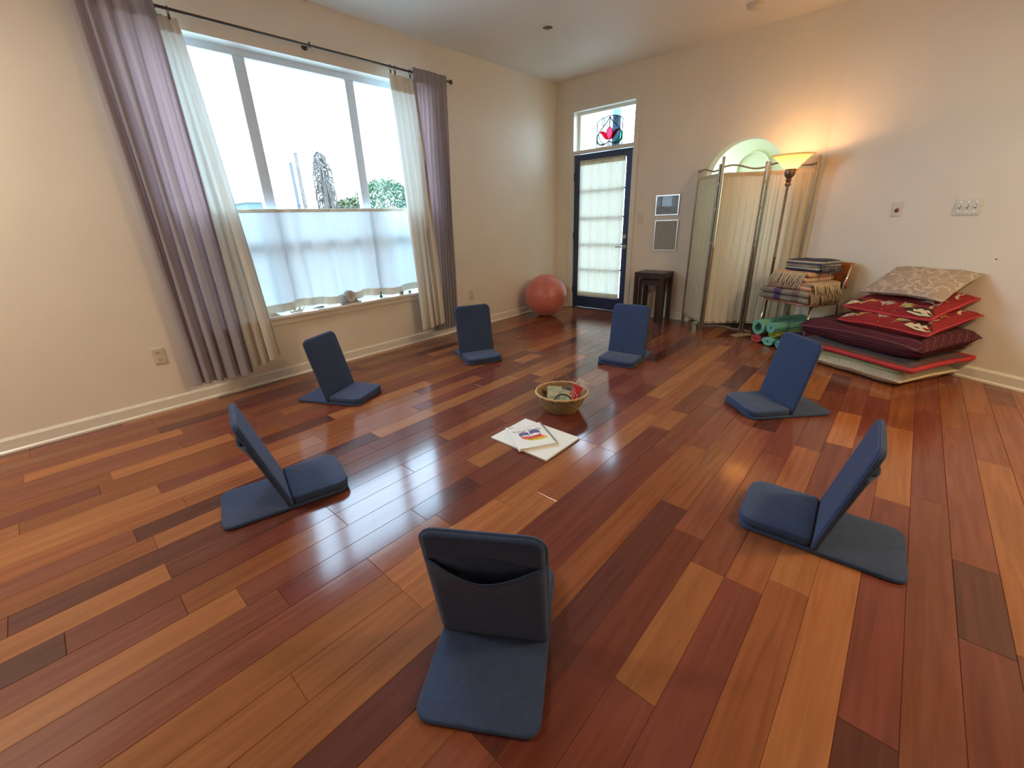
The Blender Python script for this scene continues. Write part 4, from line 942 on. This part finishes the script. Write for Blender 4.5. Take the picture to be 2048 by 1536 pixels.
# ------------------------------------------------------------------ wall plates, frames, ceiling fixtures, added fill lights
def plate(name, label, cat, M_, w, h):
    t = bpy.data.objects.new(name, None); COL.objects.link(t); t.matrix_world = M_; t.empty_display_size = .03; tag(t, label, cat)
    pad(rrect(-w/2, w/2, -h/2, h/2, .006, 3), 0, .006, 0, .002).build('cover_plate', PLATE, t, smooth=True, angle=40); return t
def MX(loc, xdir, nrm):   # local x=xdir, y=up, z=normal
    x, n = Vector(xdir), Vector(nrm); M_ = Matrix.Identity(4)
    for i in range(3): M_[i][0] = x[i]; M_[i][1] = (0, 0, 1)[i]; M_[i][2] = n[i]; M_[i][3] = loc[i]
    return M_
for (y, z), lb in (((-4.87, .412), 'ivory duplex outlet on the wall left of the plum curtain'), ((-1.755, .40), 'ivory duplex outlet on the wall between curtain and ball')):
    t = plate('wall_outlet', lb, 'outlet', MX((.0, y, z), (0, 1, 0), (1, 0, 0)), .072, .115)
    for dz in (-.026, .026):
        f = MB().prism(rrect(-.017, .017, dz-.014, dz+.014, .01, 4), .0075, Matrix.Identity(4)).build('socket', PLATE, t)
        for x in (-.007, .007): MB().box((x-.0018, dz-.005, .0075), (x+.0018, dz+.006, .008)).build('slot', BLACK, f)
        MB().tube([(0, dz-.009, .0075), (0, dz-.009, .008)], .0025, 8).build('slot', BLACK, f)
t = plate('light_switch', 'single ivory light switch beside the navy door', 'switch', MX((1.302, 0, 1.217), (1, 0, 0), (0, -1, 0)), .075, .118)
MB().box((-.006, -.014, .006), (.006, .014, .007)).build('toggle_slot', TRIM, t); MB().box((-.004, -.002, .007), (.004, .012, .016)).build('toggle', TRIM, t, bevel=.001)
t = plate('triple_switch', 'triple ivory switch plate on the angled wall', 'switch', MX(SD(1.182, 0, 1.228), DW, NW), .155, .115)
for x in (-.046, 0, .046):
    MB().box((x-.006, -.014, .006), (x+.006, .014, .0068)).build('toggle_slot', mat('slot_shadow', (.25, .2, .13), .6), t); MB().box((x-.004, -.004, .0068), (x+.004, .011, .017)).build('toggle', TRIM, t, bevel=.001)
    for dz in (-.033, .033): MB().tube([(x, dz, .006), (x, dz, .007)], .003, 8).build('screw', STEEL, t)
t = plate('call_button', 'ivory wall plate with a round dark red button on the angled wall', 'switch', MX(SD(.723, 0, 1.227), DW, NW), .072, .115)
MB().lathe([(.001, .0085), (.012, .0085), (.017, .006)], 20, (0, -.012, 0)).build('button', mat('dark_red_button', (.20, .01, .012), .4), t, smooth=True, label='round dark red button'); MB().tube([(0, .035, .006), (0, .035, .007)], .003, 8).build('screw', STEEL, t)
t = thing('wall_hook', 'tiny nail in the angled wall right of the cushions', 'nail', SD(1.442, 0, .872), ANG)
MB().tube([(0, 0, 0), (0, -.012, .002)], .002, 8).build('shank', DARKM, t); MB().tube([(0, -.012, .002), (0, -.0135, .002)], .005, 10).build('head', DARKM, t)
def frame(label, x0, x1, z0, z1, c, rows_, seed):
    t = thing('framed_document', label, 'picture', ((x0+x1)/2, 0, (z0+z1)/2), 0, 'framed documents by the door'); w, h = (x1-x0)/2, (z1-z0)/2; b = .010
    FM = mat('silver_frame', (.92, .90, .84), .32, .85, var=.03)
    for a, e in (((-w, -.018, h-b), (w, -.002, h)), ((-w, -.018, -h), (w, -.002, -h+b)), ((-w, -.018, -h+b), (-w+b, -.002, h-b)), ((w-b, -.018, -h+b), (w, -.002, h-b))): MB().box(a, e).build('frame_bar', FM, t)
    pg = MB().box((-w+b, -.009, -h+b), (w-b, -.004, h-b)).build('page', mat('document_paper', c, .6, var=.05), t)
    rnd = random.Random(seed)
    for z, l0, l1, th in rows_:
        MB().box((-w+l0*2*w, -.0096, -h+z*2*h-th/2), (-w+l1*2*w, -.0090, -h+z*2*h+th/2)).build('text_line', mat('document_ink', tuple(k*.72 for k in c), .6), pg)
    MB().box((-w+b, -.0125, -h+b), (w-b, -.0115, h-b)).build('glazing', glass('picture_glass', (1, 1, 1), .02), t)
frame('small landscape framed certificate, upper of the two by the door', 1.502, 1.788, 1.240, 1.464, (.30, .36, .35), [(.82, .18, .55, .014), (.70, .15, .8, .005), (.58, .2, .5, .005), (.5, .35, .5, .006), (.4, .15, .6, .005), (.25, .35, .7, .008), (.12, .15, .3, .006)], 1)
frame('portrait framed document, lower of the two by the door', 1.513, 1.800, .834, 1.187, (.40, .37, .27), [(.84, .3, .75, .006), (.77, .25, .75, .004), (.72, .28, .8, .004), (.67, .3, .75, .004), (.62, .3, .6, .004), (.50, .15, .45, .004), (.46, .15, .4, .004), (.36, .28, .65, .008), (.30, .25, .6, .004), (.24, .22, .6, .004), (.19, .25, .55, .004)], 2)
rl = thing('recessed_light', 'unlit recessed ceiling downlight with a dark lens', 'ceiling light', (1.0, -1.50, CH))
MB().lathe([(.066, 0), (.068, -.006), (.050, -.008), (.046, 0)], 36).build('trim_ring', TRIM, rl, smooth=True); MB().lathe([(.001, -.003), (.047, -.003), (.047, 0)], 30).build('lens', mat('dark_lens', (.015, .02, .035), .2), rl)
sd = thing('smoke_detector', 'round tan ceiling fixture above the lamp, cut by the top edge', 'detector', (2.49, -.545, CH))
MB().lathe([(.001, -.036), (.05, -.034), (.062, -.022), (.066, 0)], 32).build('housing', PLATE, sd, smooth=True); MB().lathe([(.030, -.035), (.033, -.039), (.036, -.035)], 24).build('ring', TRIM, sd, smooth=True)

def fill_light(label, x, y, watts, col=(1, .80, .56)):  # unseen ceiling fixture added as fill to brighten the left and angled walls
    t = thing('added_fill_fixture', label, 'ceiling light', (x, y, CH))
    MB().lathe([(.001, -.02), (.20, -.02), (.205, 0)], 36).build('pan', TRIM, t, smooth=True)
    em = bpy.data.materials.new('diffuser_glow'); em.use_nodes = True; p = em.node_tree.nodes['Principled BSDF']; p.inputs['Emission Color'].default_value = tuple(col)+(1,); p.inputs['Emission Strength'].default_value = 6
    MB().lathe([(.001, -.075), (.08, -.07), (.14, -.055), (.18, -.03), (.185, -.02)], 36).build('diffuser', em, t, smooth=True)
    l = bpy.data.lights.new('fill_light', 'AREA'); l.shape = 'DISK'; l.size = .36; l.energy = watts; l.color = col
    o = bpy.data.objects.new('fill_light', l); COL.objects.link(o); o.parent = t; o.location = (0, 0, -.085)
fill_light('added warm fill light near the window wall, unseen behind the camera', .9, -6.4, 37, (1, .88, .72))
fill_light('added warm fill light near the angled wall, out of view', 5.6, -2.6, 46, (1, .72, .37))

# ------------------------------------------------------------------ things on the windowsill
SZ = .551
ck = thing('mantel_clock', 'small silver tambour clock on the windowsill', 'clock', (-.02, -3.325, SZ), PI/2)
SLV = mat('silver_clock', (.42, .40, .42), .35, .7)
MB().box((-.105, -.028, 0), (.105, .028, .012)).build('base', SLV, ck, bevel=.004)
m = MB(); prof = [(-.095, .012), (-.07, .02), (-.052, .045), (-.045, .06)]+[(.055*math.cos(math.radians(a)), .066+.055*math.sin(math.radians(a))) for a in range(170, 9, -12)]+[(.045, .06), (.052, .045), (.07, .02), (.095, .012)]
m.prism(prof, .04, Matrix(((1,0,0,0),(0,0,-1,.02),(0,1,0,0),(0,0,0,1)))); m.build('case', SLV, ck, bevel=.003)
f = MB(); f.tube([(0, -.020, .066), (0, -.024, .066)], .042, 28); f = f.build('dial', mat('dial_grey', (.55, .53, .55), .4), ck)
MB().tube([(.045*math.cos(2*PI*k/28), -.0225, .066+.045*math.sin(2*PI*k/28)) for k in range(28)], .004, 8, closed=True).build('bezel', CHROME, ck, smooth=True)
for a, l_ in ((88, .030), (-86, .022)): MB().tube([(0, -.0255, .066), (l_*math.cos(math.radians(a)), -.0255, .066+l_*math.sin(math.radians(a)))], .0018, 6).build('hand', BLACK, f)
fg = thing('cat_figurine', 'tiny dark cat figurine on the windowsill', 'figurine', (-.03, -2.98, SZ), .4)
DK = mat('dark_olive_resin', (.03, .03, .015), .5)
MB().lathe([(.001, 0), (.014, .001), (.016, .012), (.010, .028), (.006, .036), (.001, .038)], 16).build('body', DK, fg, smooth=True); MB().lathe([(.001, .034), (.009, .040), (.010, .047), (.006, .055), (.001, .057)], 14).build('head', DK, fg, smooth=True)
for sx in (-1, 1): MB().prism([(sx*.008-.003, .052), (sx*.008+.003, .052), (sx*.009, .065)], .003, Matrix(((1,0,0,0),(0,0,-1,.0),(0,1,0,0),(0,0,0,1)))).build('ear', DK, fg)
for nm, lb, y, r, h in (('votive_pot', 'larger grey-green votive pot on the windowsill near the right curtain', -2.735, .026, .032), ('votive_pot', 'smaller grey-green votive pot at the right end of the windowsill', -2.625, .016, .022)):
    t = thing(nm, lb, 'pot', (-.03, y, SZ)); MB().lathe([(.001, 0), (r*.85, 0), (r, h), (r*.88, h), (r*.75, h*.4), (.001, h*.4)], 20).build('bowl', mat('grey_green_stone', (.22, .22, .16), .7), t, smooth=True, angle=40); MB().lathe([(.001, h*.72), (r*.8, h*.7)], 16).build('wax', PAPER, t)
SHELL = mat('white_shell', (.74, .71, .60), .5)
t = thing('shell', 'white conch shell beside the left white curtain on the sill', 'shell', (-.01, -4.045, SZ), 1.2)
MB().tube([(-.05, 0, .012), (-.02, .003, .02), (.015, 0, .018), (.045, -.002, .009), (.06, -.002, .006)], [.006, .018, .016, .007, .002], 10).build('whorl', SHELL, t, smooth=True); MB().tube([(-.045, -.012, .012), (-.01, -.018, .012), (.03, -.01, .008)], [.004, .009, .003], 8).build('lip', SHELL, t, smooth=True)
t = thing('coral_piece', 'branching white coral piece on the windowsill', 'coral', (-.02, -3.84, SZ)); rnd = random.Random(3)
MB().tube([(0, -.05, .006), (0, -.01, .010), (0, .05, .007)], .007, 8).build('stem', SHELL, t, smooth=True)
for k in range(9):
    y = -.05+.1*k/8; MB().tube([(0, y, .006), (rnd.uniform(-.02, .02), y+rnd.uniform(-.015, .02), rnd.uniform(.02, .035)), (rnd.uniform(-.03, .03), y+rnd.uniform(-.02, .03), rnd.uniform(.03, .055))], [.005, .004, .002], 6).build('branch', SHELL, t, smooth=True)
t = thing('driftwood', 'small dark piece of driftwood on the windowsill left of the clock', 'driftwood', (-.03, -3.63, SZ), PI/2)
MB().tube([(-.06, 0, .004), (-.02, .004, .007), (.02, 0, .009), (.045, -.002, .008)], [.003, .006, .008, .006], 8).build('branch', mat('driftwood_grey', (.16, .14, .12), .8), t, smooth=True); MB().tube([(.0, .0, .007), (.02, .014, .012)], [.004, .002], 6).build('twig', mat('driftwood_twig', (.2, .17, .14), .8), t)
